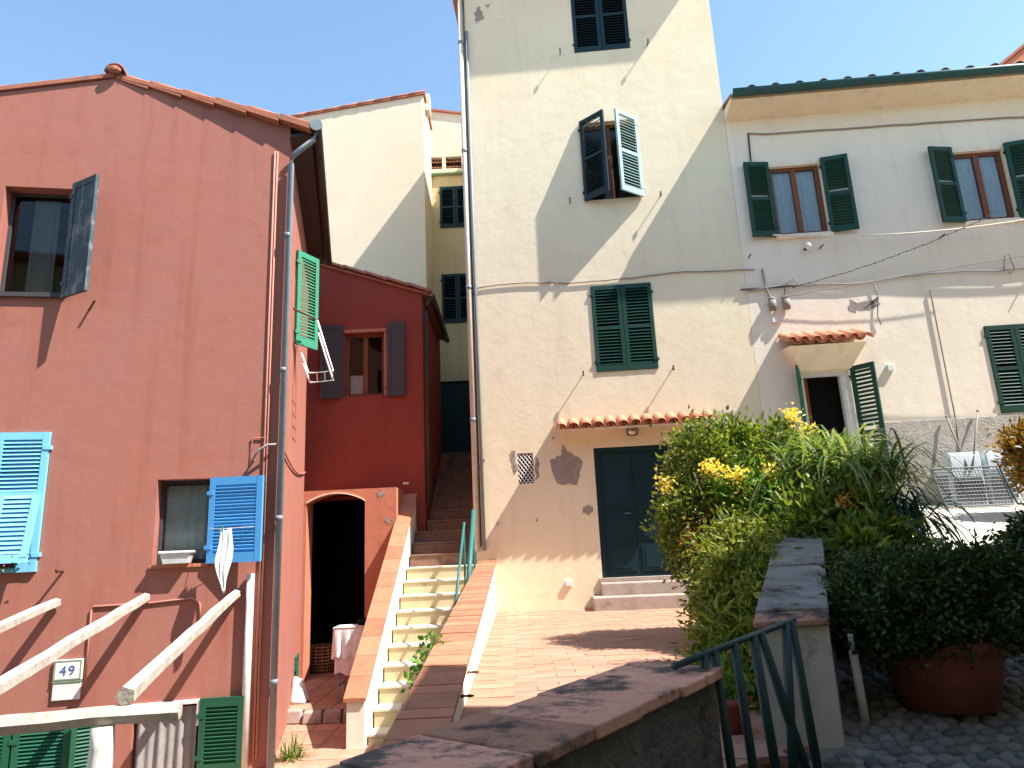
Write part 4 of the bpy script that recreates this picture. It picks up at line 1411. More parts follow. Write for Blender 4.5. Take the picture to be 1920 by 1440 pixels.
# lower porch front: wall with arched opening, standing 0.8 m forward
yf = -.8
aL, aR, spz, crz = au(-3.36), au(-2.43), 2.42, 2.56
xL0, xR0 = au(-3.50), au(-1.93)
ztop = 2.61
mb = MB()
K = 14
arc = []
for k in range(K + 1):
    t = k / K
    u = aL + (aR - aL) * t
    arc.append((u, spz + (crz - spz) * math.sin(math.pi * t) ** .8))
pi_ = PATIO
mb.quad((xL0, yf, pi_), (aL, yf, pi_), (aL, yf, ztop), (xL0, yf, ztop))
mb.quad((aR, yf, pi_), (xR0, yf, pi_), (xR0, yf, ztop), (aR, yf, ztop))
for k in range(K):
    (u0, z0), (u1, z1) = arc[k], arc[k + 1]
    mb.quad((u0, yf, z0), (u1, yf, z1), (u1, yf, ztop), (u0, yf, ztop))
    mb.quad((u0, yf, z0), (u0, yf + .35, z0), (u1, yf + .35, z1), (u1, yf, z1))
mb.quad((aL, yf, pi_), (aL, yf + .35, pi_), (aL, yf + .35, spz), (aL, yf, spz))
mb.quad((aR, yf + .35, pi_), (aR, yf, pi_), (aR, yf, spz), (aR, yf + .35, spz))
mb.quad((xL0, yf, ztop), (xR0, yf, ztop), (xR0, .0, ztop), (xL0, .0, ztop))
mb.quad((xR0, yf, pi_), (xR0, .0, pi_), (xR0, .0, ztop), (xR0, yf, ztop))
AX.part(mb, 'porch_wall', 'annexlow')  # same deep red as above, its sunlight painted in as salmon
mb = MB()
for k in range(K):
    (u0, z0), (u1, z1) = arc[k], arc[k + 1]
    mb.hexa([(u0, yf - .012, z0 - .008), (u1, yf - .012, z1 - .008), (u1, yf + .1, z1 - .008), (u0, yf + .1, z0 - .008)], [(u0, yf - .012, z0 + .012), (u1, yf - .012, z1 + .012), (u1, yf + .1, z1 + .012), (u0, yf + .1, z0 + .012)])
AX.part(mb, 'arch_rim', 'soffit')
# inner room of the arch, coloured near black to paint its darkness
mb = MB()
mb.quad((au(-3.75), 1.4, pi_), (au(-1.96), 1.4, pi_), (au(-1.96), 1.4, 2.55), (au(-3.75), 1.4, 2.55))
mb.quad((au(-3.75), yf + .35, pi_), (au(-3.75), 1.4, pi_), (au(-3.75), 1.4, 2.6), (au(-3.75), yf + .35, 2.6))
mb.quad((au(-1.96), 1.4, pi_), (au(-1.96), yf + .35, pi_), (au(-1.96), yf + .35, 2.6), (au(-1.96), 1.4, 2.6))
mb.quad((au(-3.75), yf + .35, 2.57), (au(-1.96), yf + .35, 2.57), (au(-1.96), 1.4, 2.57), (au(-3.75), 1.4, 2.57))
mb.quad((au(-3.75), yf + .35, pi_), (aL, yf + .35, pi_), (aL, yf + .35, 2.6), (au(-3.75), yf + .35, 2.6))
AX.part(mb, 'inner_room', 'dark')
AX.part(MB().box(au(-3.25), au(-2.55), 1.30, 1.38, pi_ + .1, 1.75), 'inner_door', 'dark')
for i, (x_, z_) in enumerate(((-2.17, 2.52), (-2.05, 2.1), (-2.12, 1.35))):
    b_ = blotch(AX, [(au(x_ - .07), z_), (au(x_), z_ + .05), (au(x_ + .06), z_ - .02), (au(x_ - .02), z_ - .07)], 'patch', .015, d=yf - .004, seed=30 + i)
AX.part(MB().box(au(-1.95), au(-1.85), -.012, -.001, 2.72, 2.76), 'plaster_mark', 'soffit')

# porch things: basket, table with cloths, sack, folded shirt
bk = MB()
bc = (-3.30, 12.05)
for j in range(9):
    z = -.25 + j * .05
    r_ = .17 + .05 * math.sin(j / 8 * 2.6)
    bk.tube([(bc[0] + (r_ + .008 * math.sin(k * 9)) * math.cos(2 * math.pi * k / 18), bc[1] + (r_ + .008 * math.sin(k * 9)) * math.sin(2 * math.pi * k / 18), z) for k in range(19)], .016, 5, False)
o = empty('wicker_basket', (bc[0], bc[1], -.25))
tag(o, 'round wicker basket on the floor inside the dark archway', 'basket')
bk.build('weave', 'wicker', o, tuple(o.location), smooth=True)
for k in range(14):
    a = 2 * math.pi * k / 14
    MB().tube([(bc[0] + .18 * math.cos(a), bc[1] + .18 * math.sin(a), -.25), (bc[0] + .235 * math.cos(a), bc[1] + .235 * math.sin(a), -.03), (bc[0] + .20 * math.cos(a), bc[1] + .20 * math.sin(a), .18)], .012, 5).build('stake', 'wicker', o, tuple(o.location), smooth=True)
MB().lathe([(.15, -.24), (.205, -.1), (.18, .13)], bc[0], bc[1], 14).build('lining', 'dark', o, tuple(o.location), smooth=True)

tb = empty('side_table', (-2.15, 9.75, -.25))
tag(tb, 'small table by the stair parapet hidden under a pink cloth', 'table')
org = tuple(tb.location)
MB().box(-2.44, -2.0, 9.55, 10.0, .62, .645).build('tabletop', 'whitewood', tb, org)
for (x_, y_) in ((-2.40, 9.59), (-2.04, 9.59), (-2.40, 9.96), (-2.04, 9.96)):
    MB().tube([(x_, y_, .62), (x_ - .02 * (1 if x_ < -2.2 else -1), y_, -.25)], .014, 6).build('leg', 'bluelace', tb, org)
MB().tube([(-2.42, 9.59, -.05), (-2.42, 9.96, -.05)], .012, 6).build('stretcher', 'bluelace', tb, org)


def skirt(x0, x1, y0, y1, ztop_, zbot, amp, seed):
    m_ = MB()
    rr_ = random.Random(seed)
    per = []
    n_ = 14
    for k in range(n_):
        per.append((x0 + (x1 - x0) * k / n_, y0, 0, -1))
    for k in range(n_):
        per.append((x1, y0 + (y1 - y0) * k / n_, 1, 0))
    for k in range(n_):
        per.append((x1 - (x1 - x0) * k / n_, y1, 0, 1))
    for k in range(n_):
        per.append((x0, y1 - (y1 - y0) * k / n_, -1, 0))
    n = len(per)
    vs = []
    for lv, t in enumerate((0, .08, .4, .7, 1.0)):
        for i, (x, y, nx, ny) in enumerate(per):
            a = amp * t * (math.sin(i * 1.35 + seed) + .6 * math.sin(i * 2.7))
            vs.append((x + nx * (a + .012), y + ny * (a + .012), ztop_ + (zbot - ztop_) * t + (.02 * math.sin(i * .9) if t == 1 else 0)))
    fs = []
    for lv in range(4):
        for i in range(n):
            fs.append((lv * n + i, lv * n + (i + 1) % n, (lv + 1) * n + (i + 1) % n, (lv + 1) * n + i))
    fs.append(tuple(range(n)))
    m_.add(vs, fs)
    return m_


o = skirt(-2.45, -1.99, 9.54, 10.01, .652, .10, .016, 1).build('tablecloth', 'pinkcloth', None, (-2.2, 9.78, .1), smooth=True)
tag(o, 'pale pink cloth draped over the small table by the stairs', 'tablecloth')
o = skirt(-2.47, -2.10, 9.515, 9.88, .672, .30, .024, 5).build('folded_linen', 'cloth', None, (-2.3, 9.7, .36), smooth=True)
tag(o, 'white linen heaped on the pink tablecloth', 'linen')
o = MB().ball((-2.12, 9.74, .71), .10, .08, .055).ball((-2.05, 9.8, .72), .06, .06, .05).build('dark_bundle', 'dark', None, (-2.1, 9.75, .66), smooth=True)
tag(o, 'small dark bundle on top of the pink-covered table', 'bundle')
sk = MB().hexa([(-3.06, 9.60, -.25), (-2.84, 9.58, -.25), (-2.84, 9.86, -.25), (-3.08, 9.88, -.25)], [(-3.05, 9.72, .06), (-2.93, 9.70, .02), (-2.93, 9.79, .03), (-3.06, 9.82, .08)])
o = sk.build('white_sack', 'cloth', None, (-2.98, 9.75, -.25), smooth=True, bevel=.035)
tag(o, 'white sack leaning by the red side wall at the porch step', 'sack')
ks = empty('porch_step', (-2.6, 9.25, PATIO))
tag(ks, 'row of rounded stones edging the low porch step', 'step')
x_ = -3.02
k = 0
while x_ < -1.98:
    L = random.uniform(.16, .26)
    y_ = 9.27 - .05 * math.sin((x_ + 3.0) * 3)
    MB().hexa([(x_ + .006, y_ - .08, PATIO), (x_ + L - .006, y_ - .08, PATIO), (x_ + L - .006, y_ + .06, PATIO), (x_ + .006, y_ + .06, PATIO)],
              [(x_ + .02, y_ - .06, -.252 + random.uniform(-.01, .012)), (x_ + L - .02, y_ - .06, -.252 + random.uniform(-.01, .012)), (x_ + L - .02, y_ + .055, -.25), (x_ + .02, y_ + .055, -.25)]).build('step_stone', 'stone', ks, (-2.6, 9.25, PATIO), bevel=.02)
    x_ += L

# ================================================================== CREAM HOUSE BEHIND and NARROW HOUSE
CH = Frame('ivory_gable_house', 'tall ivory plastered house behind the red lean-to', 'house', -8.5, 15.0, -.4, 0)
cu = lambda x: x + 8.5
zL, zRg = 11.48, 12.50
xL, xR = cu(-8.5), cu(-1.86)
mb = MB()
mb.add([(xL, 0, -.4), (xR, 0, -.4), (xR, 0, zRg), (xL, 0, zL)], [(0, 1, 2, 3)])
mb.quad((xR, 0, -.4), (xR, 6, -.4), (xR, 6, zRg), (xR, 0, zRg))
mb.quad((xL, 6, -.4), (xL, 0, -.4), (xL, 0, zL), (xL, 6, zL))
mb.quad((xR, 6, -.4), (xL, 6, -.4), (xL, 6, zL), (xR, 6, zRg))
CH.part(mb, 'wall', 'cream')
mb = MB().hexa([(xL - .3, -.05, zL - .04), (xR + .05, -.05, zRg + .01), (xR + .05, 6, zRg + .01), (xL - .3, 6, zL - .04)], [(xL - .3, -.05, zL), (xR + .05, -.05, zRg + .05), (xR + .05, 6, zRg + .05), (xL - .3, 6, zL)])
roof = CH.part(mb, 'roof', 'rooftile')
for k in range(16):
    f0, f1 = k / 16, (k + 1.08) / 16
    zz = lambda f: zL + (zRg + .05 - zL) * min(f, 1)
    u_ = lambda f: xL + (xR + .05 - xL) * min(f, 1)
    CH.part(MB().half_tile((u_(f0), .02, zz(f0) - .01), (u_(f1), .02, zz(f1) + .02), .085, .075), 'tile', 'rooftile', roof, smooth=True)
CH.part(MB().box(xR - .02, xR + .12, .3, .6, zRg - .2, zRg + .25), 'chimney', 'soffit')

NH = Frame('narrow_ochre_house', 'narrow ochre house at the head of the stairs with dark shutters', 'house', -2.8, 16.5, 2.8, 0)
nu_ = lambda x: x + 2.8
zt0, zt1 = 13.22, 12.62
mb = MB()
xL, xR = nu_(-2.8), nu_(.6)
holed_wall(mb, xL, xR, 2.8, 11.2, [(nu_(-1.66), nu_(-.85), 9.66, 10.82, .12), (nu_(-1.66), nu_(-.85), 7.08, 8.38, .12), (nu_(-1.86), nu_(-.95), 3.5, 5.60, .12)])
NH.part(mb, 'wall', 'yellow')
mb = MB()
op = [(nu_(-1.955), nu_(-1.57), 11.33, 11.68, .3), (nu_(-1.48), nu_(-1.06), 11.33, 11.68, .3)]
holed_wall(mb, xL, xR, 11.2, 12.4, op, d=-.04)
mb.add([(xL, -.04, 12.4), (xR, -.04, 12.4), (xR, -.04, zt1), (xL, -.04, zt0)], [(0, 1, 2, 3)])
mb.box(xL, xR, -.08, .0, 11.205, 11.29)
NH.part(mb, 'parapet_wall', 'cream')
for (a, b_, z0, z1, r_) in op:
    bk_ = NH.part(MB().box(a, b_, .12, .14, z0, z1), 'vent_opening', 'browngut')
    n_ = 5
    for k in range(n_):
        u = a + (b_ - a) * (k + .5) / n_
        NH.part(MB().half_tile((u, .0, z0 + .2), (u, .11, z0 + .24), .036, .036), 'tile', 'canopytile', bk_, smooth=True)
    for k in range(n_):
        u = a + (b_ - a) * (k + .5) / n_
        NH.part(MB().half_tile((u, .0, z0 + .05), (u, .11, z0 + .09), .036, .036), 'tile', 'canopytile', bk_, smooth=True)
NH.part(MB().hexa([(xL, -.10, zt0 + .0), (xR, -.10, zt1 + .0), (xR, 3, zt1), (xL, 3, zt0)], [(xL, -.10, zt0 + .05), (xR, -.10, zt1 + .05), (xR, 3, zt1 + .05), (xL, 3, zt0 + .05)]), 'roof', 'rooftile')
NH.part(MB().tube([(nu_(-2.0), -.05, 11.18), (xR, -.05, 11.18)], .045, 8), 'gutter', 'mossline')
NH.part(MB().tube([(nu_(-1.94), -.05, 11.15), (nu_(-1.90), -.06, 10.9), (nu_(-1.90), -.06, 5.2)], .04, 8), 'downpipe', 'browngut', smooth=True)
for (z0, z1) in ((9.66, 10.82), (7.08, 8.38)):
    shutter(NH, nu_(-1.66), -.01, z0, z1, .405, 0, 'dkblue', 16)
    shutter(NH, nu_(-.85), -.01, z0, z1, .405, 0, 'dkblue', 16, right=True)
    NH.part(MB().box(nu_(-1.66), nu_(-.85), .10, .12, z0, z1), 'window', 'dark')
NH.part(MB().box(nu_(-1.86), nu_(-.95), .08, .12, 3.5, 5.60), 'door', 'dkblue')
lm = NH.part(MB().box(nu_(-1.92), nu_(-1.86), -.32, -.001, 6.30, 6.34), 'wall_lamp', 'iron')
NH.part(MB().lathe([(.03, 6.2), (.08, 6.22), (.10, 6.30), (.03, 6.36)], nu_(-1.80), -.3, 10), 'lamp_shade', 'iron', lm, smooth=True)

# far roof gable peeping over the right-hand house
FG = Frame('distant_gable', 'sunlit brick-coloured gable peeping over the roof at the far right', 'house', 14.6, 18.0, 1.5, 0)
mb = MB()
poly = [(.0, 1.5), (6, 1.5), (6, 14.9), (3.4, 17.1), (0.2, 14.7)]
mb.slab_uz(poly, 0, 4)
FG.part(mb, 'wall', 'annexlow')
FG.part(MB().hexa([(-.1, -.1, 14.5), (3.4, -.1, 17.12), (3.4, 4, 17.12), (-.1, 4, 14.5)], [(-.1, -.1, 14.6), (3.4, -.1, 17.22), (3.4, 4, 17.22), (-.1, 4, 14.6)]), 'roof', 'rooftile')

# house across the alley, outside the frame: it throws the foreground into shade
OH = Frame('alley_house', 'plain ochre house across the alley, out of the picture to the right', 'house', 4.43, 2.83, -.4, 0)
foot = [(0, 0), (.99, -.215), (3.15, 2.27), (6.1, 3.45), (10.5, 4.2), (10.5, -11), (0, -11)]
OH.part(MB().prism(foot, -.4, 8.0), 'wall', 'yellow')
OH.part(MB().prism([(-.03, .01), (.98, -.195), (3.13, 2.31), (6.1, 3.5), (10.6, 4.25), (10.6, -11.1), (-.03, -11.1)], 8.001, 8.10), 'roof', 'rooftile')
BH = Frame('sky_block_house', 'ochre house added unseen behind the viewer to block sky light', 'house', -13.0, -4.2, -.4, 0)  # unseen house added behind the camera to block sky and deepen shade
mb = MB()
holed_wall(mb, 0, 17, -.4, 9.2, [(2 + 3 * k, 3 + 3 * k, z0, z0 + 1.5, .15) for k in range(5) for z0 in (2.0, 5.6)], d=5.0)
mb.box(0, 17, 0, 4.8, -.4, 9.2)
BH.part(mb, 'wall', 'yellow')
BH.part(MB().box(-.2, 17.2, -.2, 5.3, 9.21, 9.4), 'roof', 'rooftile')
BH.e.location = (-13.0, -9.2, -.4)

# ================================================================== STAIRS
S0Y, S0Z, RUN, RISE = 8.10, -0.29, .3024, .1836
XL, XR = -1.71, -.63
sta = empty('staircase', (-1.2, 8.1, PATIO))
tag(sta, 'narrow stairs climbing between the red outbuilding and the tower house', 'staircase')
org = tuple(sta.location)
NS = 22
for k in range(NS):
    y0 = S0Y + k * RUN
    z = S0Z + k * RISE
    xl_ = XL if y0 < 11.9 else -1.55
    xr2 = XR if y0 < 10.9 else -.68
    nx = y0 + RUN + .02
    up = y0 > 11.0  # from here up the steps are coloured darker to deepen their shade
    o = MB().box(xl_, xr2, y0, nx, max(PATIO - .05, z - RISE * 2.2), z - .03).build('riser', 'shadebrick' if up else 'step', sta, org)
    MB().box(xl_, xr2, y0 - .015, nx, z - .0285, z).build('tread', 'shadebrick' if up else 'steptop', o, org, bevel=.006)
ZL = S0Z + (NS - 1) * RISE
YL = S0Y + NS * RUN
MB().box(-1.85, -.68, YL, 16.48, ZL - .6, ZL).build('landing', 'shadebrick', sta, org)

# left parapet with sloping terracotta cap
lp_ = empty('stair_parapet', (-1.82, 8.0, PATIO))
tag(lp_, 'white sloping stair parapet with terracotta cap beside the red outbuilding', 'wall')
org = tuple(lp_.location)
PS = RISE / RUN
py0, py1 = 7.98, 12.0
pzt = lambda yy_: .08 + PS * (yy_ - 7.98)
MB().hexa([(-1.92, py0, PATIO), (-1.73, py0, PATIO), (-1.73, py1, PATIO), (-1.92, py1, PATIO)], [(-1.92, py0, pzt(py0)), (-1.73, py0, pzt(py0)), (-1.73, py1, pzt(py1)), (-1.92, py1, pzt(py1))]).build('wall', 'stairwhite', lp_, org)
nt_ = 14
for k in range(nt_):
    a, b_ = py0 - .03 + (py1 - py0 + .03) * k / nt_ + .003, py0 - .03 + (py1 - py0 + .03) * (k + 1) / nt_ - .003
    MB().hexa([(-1.95, a, pzt(a) + .002), (-1.71, a, pzt(a) + .002), (-1.71, b_, pzt(b_) + .002), (-1.95, b_, pzt(b_) + .002)],
              [(-1.95, a, pzt(a) + .04), (-1.71, a, pzt(a) + .04), (-1.71, b_, pzt(b_) + .04), (-1.95, b_, pzt(b_) + .04)]).build('cap_tile', 'terracotta', lp_, org)

# right stair wall with brick cap
rw = empty('terrace_wall', (-.5, 7.0, PATIO))
tag(rw, 'low whitewashed wall with brick coping between stairs and terrace', 'wall')
org = tuple(rw.location)
ry0, ry1 = 1.9, 10.98
rzt = lambda yy_: EYE - 1.073 + .08 * yy_ - .03
MB().hexa([(-.605, ry0, -.45), (-.385, ry0, -.45), (-.385, ry1, -.45), (-.605, ry1, -.45)], [(-.605, ry0, rzt(ry0)), (-.385, ry0, rzt(ry0)), (-.385, ry1, rzt(ry1)), (-.605, ry1, rzt(ry1))]).build('wall', 'stairwhite', rw, org)
nb = 64
for k in range(nb):
    a, b_ = ry0 + (ry1 - ry0) * k / nb + .004, ry0 + (ry1 - ry0) * (k + 1) / nb - .004
    j = random.uniform(-.003, .003)
    MB().hexa([(-.635, a, rzt(a) + .002), (-.36, a, rzt(a) + .002), (-.36, b_, rzt(b_) + .002), (-.635, b_, rzt(b_) + .002)],
              [(-.635, a, rzt(a) + .035 + j), (-.36, a, rzt(a) + .035 + j), (-.36, b_, rzt(b_) + .035 + j), (-.635, b_, rzt(b_) + .035 + j)]).build('cap_brick', 'terracotta', rw, org)
for (yy_, zz_) in ((4.9, .80), (4.35, .76)):
    MB().tube([(-.385, yy_, zz_), (-.33, yy_, zz_ + .01), (-.31, yy_ + .03, zz_), (-.33, yy_ + .06, zz_ - .01), (-.385, yy_ + .06, zz_)], .006, 6).build('iron_ring', 'rust', rw, org)

# teal handrail up the stairs
hr = empty('handrail', (-.70, 9.2, .9))
tag(hr, 'teal iron handrail rising along the stairs by the tower corner', 'handrail')
org = tuple(hr.location)
MB().tube([(-.69, 9.2, .98), (-.665, 10.6, 2.15)], .034, 8).build('rail', 'teal', hr, org, smooth=True)
MB().tube([(-.77, 8.3, .92), (-.75, 9.8, 1.95)], .018, 8).build('rail', 'teal', hr, org, smooth=True)
MB().tube([(-.70, 9.2, .35), (-.70, 9.2, 1.0)], .016, 8).build('post', 'teal', hr, org)
MB().tube([(-.67, 10.55, 1.2), (-.67, 10.55, 2.13)], .016, 8).build('post', 'teal', hr, org)
MB().tube([(-.77, 8.32, .0), (-.77, 8.32, .95)], .014, 8).build('post', 'teal', hr, org)
MB().tube([(-.755, 9.75, .7), (-.755, 9.75, 1.93)], .014, 8).build('post', 'teal', hr, org)

# ivy sprig over the stair wall
rng = np.random.default_rng(21)
iv = empty('stair_weed', (-.70, 5.2, .85))
tag(iv, 'leafy green weed hanging over the brick coping onto the stairs', 'plant')
p, d = cloud([(-.66, 5.25, .93, .05, .08, .05, .7), (-.70, 5.08, .83, .05, .08, .07, 1.2), (-.72, 4.95, .70, .05, .07, .09, 1)], 190, 14, rng, .035)
link('leaves', leaf_mesh('leaves', p, d, .055, .019, rng, 'lf_bright', tuple(iv.location)), iv)
MB().tube([(-.5, 5.3, .95), (-.65, 5.25, .96), (-.69, 5.08, .84), (-.72, 4.95, .64)], .006, 5).build('stem', 'bark', iv, tuple(iv.location))

# ================================================================== FOREGROUND PARAPET
fp = empty('street_parapet', (0, 2.2, 0.0))
tag(fp, 'dark rough street parapet with weathered terracotta coping in the foreground', 'wall')
org = tuple(fp.location)
A = Vector((-1.35, .72, 0))
FDIR = Vector((.46 + .42, 3.17 - 1.96, 0)).normalized()   # along the far edge
FN = Vector((FDIR.y, -FDIR.x, 0))                          # towards the street
far0 = Vector((.46, 3.17, 0))
LEN = 3.0
WID = .40
PZ = 1.06
c0 = far0 - FDIR * LEN
def fpt(s_, o_, z):
    q = c0 + FDIR * s_ + FN * o_
    return (q.x, q.y, z)


MB().hexa([fpt(0, .03, -.45), fpt(LEN - .03, .03, -.45), fpt(LEN - .03, WID - .03, -.45), fpt(0, WID - .03, -.45)], [fpt(0, .03, PZ), fpt(LEN - .03, .03, PZ), fpt(LEN - .03, WID - .03, PZ), fpt(0, WID - .03, PZ)]).build('wall', 'rubble', fp, org)
s_ = 0
while s_ < LEN - .05:
    L = min(random.choice((.27, .29, .31)), LEN - s_)
    j = random.uniform(-.004, .004)
    e = random.uniform(-.008, .008)
    MB().hexa([fpt(s_ + .007, e, PZ + .002), fpt(s_ + L - .004, e, PZ + .002), fpt(s_ + L - .004, WID + e, PZ + .002), fpt(s_ + .004, WID + e, PZ + .002)],
              [fpt(s_ + .007, e, PZ + .04 + j), fpt(s_ + L - .004, e, PZ + .04 + j), fpt(s_ + L - .004, WID + e, PZ + .04 - j), fpt(s_ + .004, WID + e, PZ + .04 - j)]).build('coping_tile', 'captile', fp, org, bevel=.006)
    s_ += L

# ================================================================== GARDEN WALL on the right
gw = empty('garden_wall', (1.8, 5.0, .4))
tag(gw, 'stained plaster garden wall with grey coping climbing beside the path', 'wall')
org = tuple(gw.location)
def gx(yy_):
    return 1.11 + (yy_ - 3.5) * .436


gz = lambda yy_: 1.21 + (yy_ - 3.5) * .178
GW = .34
ye = 10.5
MB().hexa([(gx(3.5), 3.5, -.3), (gx(3.5) + GW, 3.5, -.3), (gx(ye) + GW, ye, -.3), (gx(ye), ye, -.3)],
          [(gx(3.5), 3.5, gz(3.5) - .04), (gx(3.5) + GW, 3.5, gz(3.5) - .04), (gx(ye) + GW, ye, gz(ye) - .04), (gx(ye), ye, gz(ye) - .04)]).build('wall', 'greyplaster', gw, org)
yv = 3.47
k = 0
while yv < ye:
    L = .16 if k == 0 else random.uniform(.30, .42)
    y2 = min(yv + L, ye)
    mt = 'captile' if k == 0 else 'greycap'
    e = .012
    j = random.uniform(-.006, .006)
    a, b_ = yv + .004, y2 - .004
    MB().hexa([(gx(a) - e, a, gz(a) - .036), (gx(a) + GW + e, a, gz(a) - .036), (gx(b_) + GW + e, b_, gz(b_) - .036), (gx(b_) - e, b_, gz(b_) - .036)],
              [(gx(a) - e, a, gz(a) + j), (gx(a) + GW + e, a, gz(a) + j), (gx(b_) + GW + e, b_, gz(b_) + j), (gx(b_) - e, b_, gz(b_) + j)]).build('coping_brick' if k == 0 else 'coping_stone', mt, gw, org, bevel=.008)
    yv = y2
    k += 1
# thin white pipe and tap on the path side of the wall
o = MB().tube([(1.66, 3.72, .66), (1.64, 3.70, 1.02)], .022, 8).tube([(1.64, 3.70, 1.02), (1.63, 3.68, 1.10)], .014, 8).build('standpipe', 'whitepipe', None, (1.66, 3.72, .66), smooth=True)
tag(o, 'short white standpipe against the stained garden wall', 'pipe')

# iron railing between parapet and wall
rl = empty('iron_railing', (.9, 3.05, .5))
tag(rl, 'dark green iron railing with splayed bars in the foreground gap', 'railing')
org = tuple(rl.location)
r0, r1 = Vector((.565, 2.82, 1.13)), Vector((1.215, 3.29, 1.225))
MB().tube([r0, r1], .014, 8).build('top_rail', 'iron', rl, org, smooth=True)
b0, b1 = r0 + Vector((0, 0, -.62)), r1 + Vector((0, 0, -.62))
MB().tube([b0, b1], .010, 8).build('bottom_rail', 'iron', rl, org, smooth=True)
for (t0, t1) in ((.22, .17), (.30, .36), (.46, .52), (.62, .70), (.68, .98), (.92, .80), (.97, 1.05)):
    MB().tube([r0.lerp(r1, t0), b0.lerp(b1, t1) - Vector((0, 0, .08))], .021 if t0 > .5 else .019, 8).build('bar', 'iron', rl, org, smooth=True)

# ================================================================== PLANTS
def shrub(name, label, cat, loc, groups, stems=None, group=None):
    e_ = empty(name, loc)
    tag(e_, label, cat, group)
    for nm, me in groups:
        o_ = link(nm, me, e_)
        if nm == 'flower_cluster':
            o_['kind'] = 'stuff'
    if stems:
        for i, (pts, r_) in enumerate(stems):
            MB().tube(pts, r_, 6).build('stem', 'bark', e_, loc, smooth=True)
    return e_


rng = np.random.default_rng(5)
loc = (2.35, 7.0, TERR)
p, d = cloud([(2.05, 7.0, 2.25, .55, .55, .45, 3), (2.55, 7.1, 2.30, .55, .5, .40, 3), (1.75, 6.9, 1.75, .38, .45, .5, 2), (2.25, 6.8, 1.55, .5, .5, .5, 2), (1.95, 6.4, 1.15, .36, .4, .42, 1.4), (2.85, 7.0, 2.15, .4, .5, .3, 1.4)], 40000, 380, rng, .075, .5)
m1 = leaf_mesh('foliage', p, d, .062, .016, rng, 'lf_bush', loc)
p, d = cloud([(2.20, 6.35, 1.85, .30, .25, .25, 1), (2.25, 6.25, 1.55, .26, .25, .25, 1), (2.05, 6.2, 1.35, .25, .2, .2, .6)], 5200, 60, rng, .07, .4)
m2 = leaf_mesh('foliage', p, d, .10, .013, rng, 'lf_bright', loc)
stems = [([(2.2 + dx * .2, 7.0, TERR - .05), (2.2 + dx * .5, 6.95 + dy, 1.3), (2.2 + dx, 6.95 + dy * 1.5, 2.2)], [.03, .022, .010]) for dx, dy in ((-.4, .1), (-.1, -.2), (.2, .2), (.5, -.1), (-.55, -.3))]
fl = []
def fclus(c, r_, n_, mat='fl_yellow'):
    p_ = np.array(c) + rng.normal(size=(n_, 3)) * np.array(r_)
    return leaf_mesh('flower_cluster', p_, rng.normal(size=(n_, 3)) + [0, -.5, .3], .040, .015, rng, mat, loc)


for c, r_, n_ in (((1.78, 6.35, 2.22), (.05, .05, .035), 130), ((1.98, 6.33, 2.15), (.075, .05, .035), 150), ((2.28, 6.3, 2.12), (.05, .05, .06), 170), ((2.72, 6.75, 2.72), (.04, .05, .05), 130),
                  ((1.42, 6.7, 2.12), (.05, .05, .05), 90), ((2.05, 6.35, 1.95), (.08, .05, .07), 120), ((2.85, 6.75, 2.58), (.05, .05, .04), 60)):
    fl.append(('flower_cluster', fclus(c, r_, n_)))
for c, r_, n_ in (((1.75, 6.45, 1.72), (.07, .05, .05), 80), ((1.55, 6.5, 1.62), (.05, .05, .06), 60), ((1.95, 6.45, 1.75), (.06, .05, .05), 70)):
    fl.append(('flower_cluster', fclus(c, r_, n_, 'fl_orange')))
shrub('flowering_shrub', 'tall sunlit shrub with yellow flower clusters hiding half the dark door', 'shrub', loc, [('foliage', m1), ('foliage', m2)] + fl, stems)

# trailing plant hanging down behind the railing
rng = np.random.default_rng(9)
loc = (1.5, 5.0, TERR)
p, d = cloud([(1.66, 5.4, 1.45, .28, .35, .25, 1.5), (1.52, 5.0, 1.15, .26, .35, .32, 2), (1.42, 4.7, .85, .25, .35, .3, 2), (1.35, 4.4, .68, .25, .3, .22, 1)], 13000, 170, rng, .07, .35)
d[:, 2] -= .5
m1 = leaf_mesh('foliage', p, d, .085, .013, rng, 'lf_casc', loc)
shrub('trailing_plant', 'yellow-green trailing plant spilling down behind the iron railing', 'plant', loc, [('foliage', m1)], [([(1.6, 5.2, TERR - .05), (1.55, 5.1, 1.0), (1.6, 5.2, 1.5)], [.03, .02, .01]), ([(1.45, 4.7, TERR - .05), (1.42, 4.7, .8), (1.4, 4.6, 1.0)], [.02, .015, .008])])

# strap-leaved plants above the wall
rng = np.random.default_rng(12)
loc = (2.85, 6.2, 1.1)
e_ = empty('strap_leaf_plant', loc)
tag(e_, 'arching strap-leaved plant overhanging the garden wall coping', 'plant')
mb = MB()
for bx_, by_, bz_, n_ in ((2.60, 6.35, 2.08, 150), (3.0, 6.45, 2.12, 190), (2.85, 6.1, 2.02, 170), (3.25, 6.3, 2.0, 150)):
    straps(mb, (bx_, by_, bz_), n_, .80, .016, rng, (15, 72), 1.9, spread=.12)
mb.build('leaves', 'lf_strap', e_, loc)
mb = MB()
for bx_, by_, bz_, n_ in ((3.15, 5.95, 1.80, 150), (2.95, 5.85, 1.70, 120), (3.3, 6.0, 1.70, 110)):
    straps(mb, (bx_, by_, bz_), n_, .62, .014, rng, (-30, 45), 1.6, spread=.10)
mb.build('leaves', 'lf_blue', e_, loc)
p, d = cloud([(2.62, 5.85, 1.65, .32, .28, .35, 2), (2.35, 5.75, 1.62, .22, .2, .25, 1), (2.85, 5.7, 1.45, .3, .25, .3, 1.5), (2.45, 5.3, 1.48, .12, .15, .16, .5)], 7500, 110, rng, .07, .4)
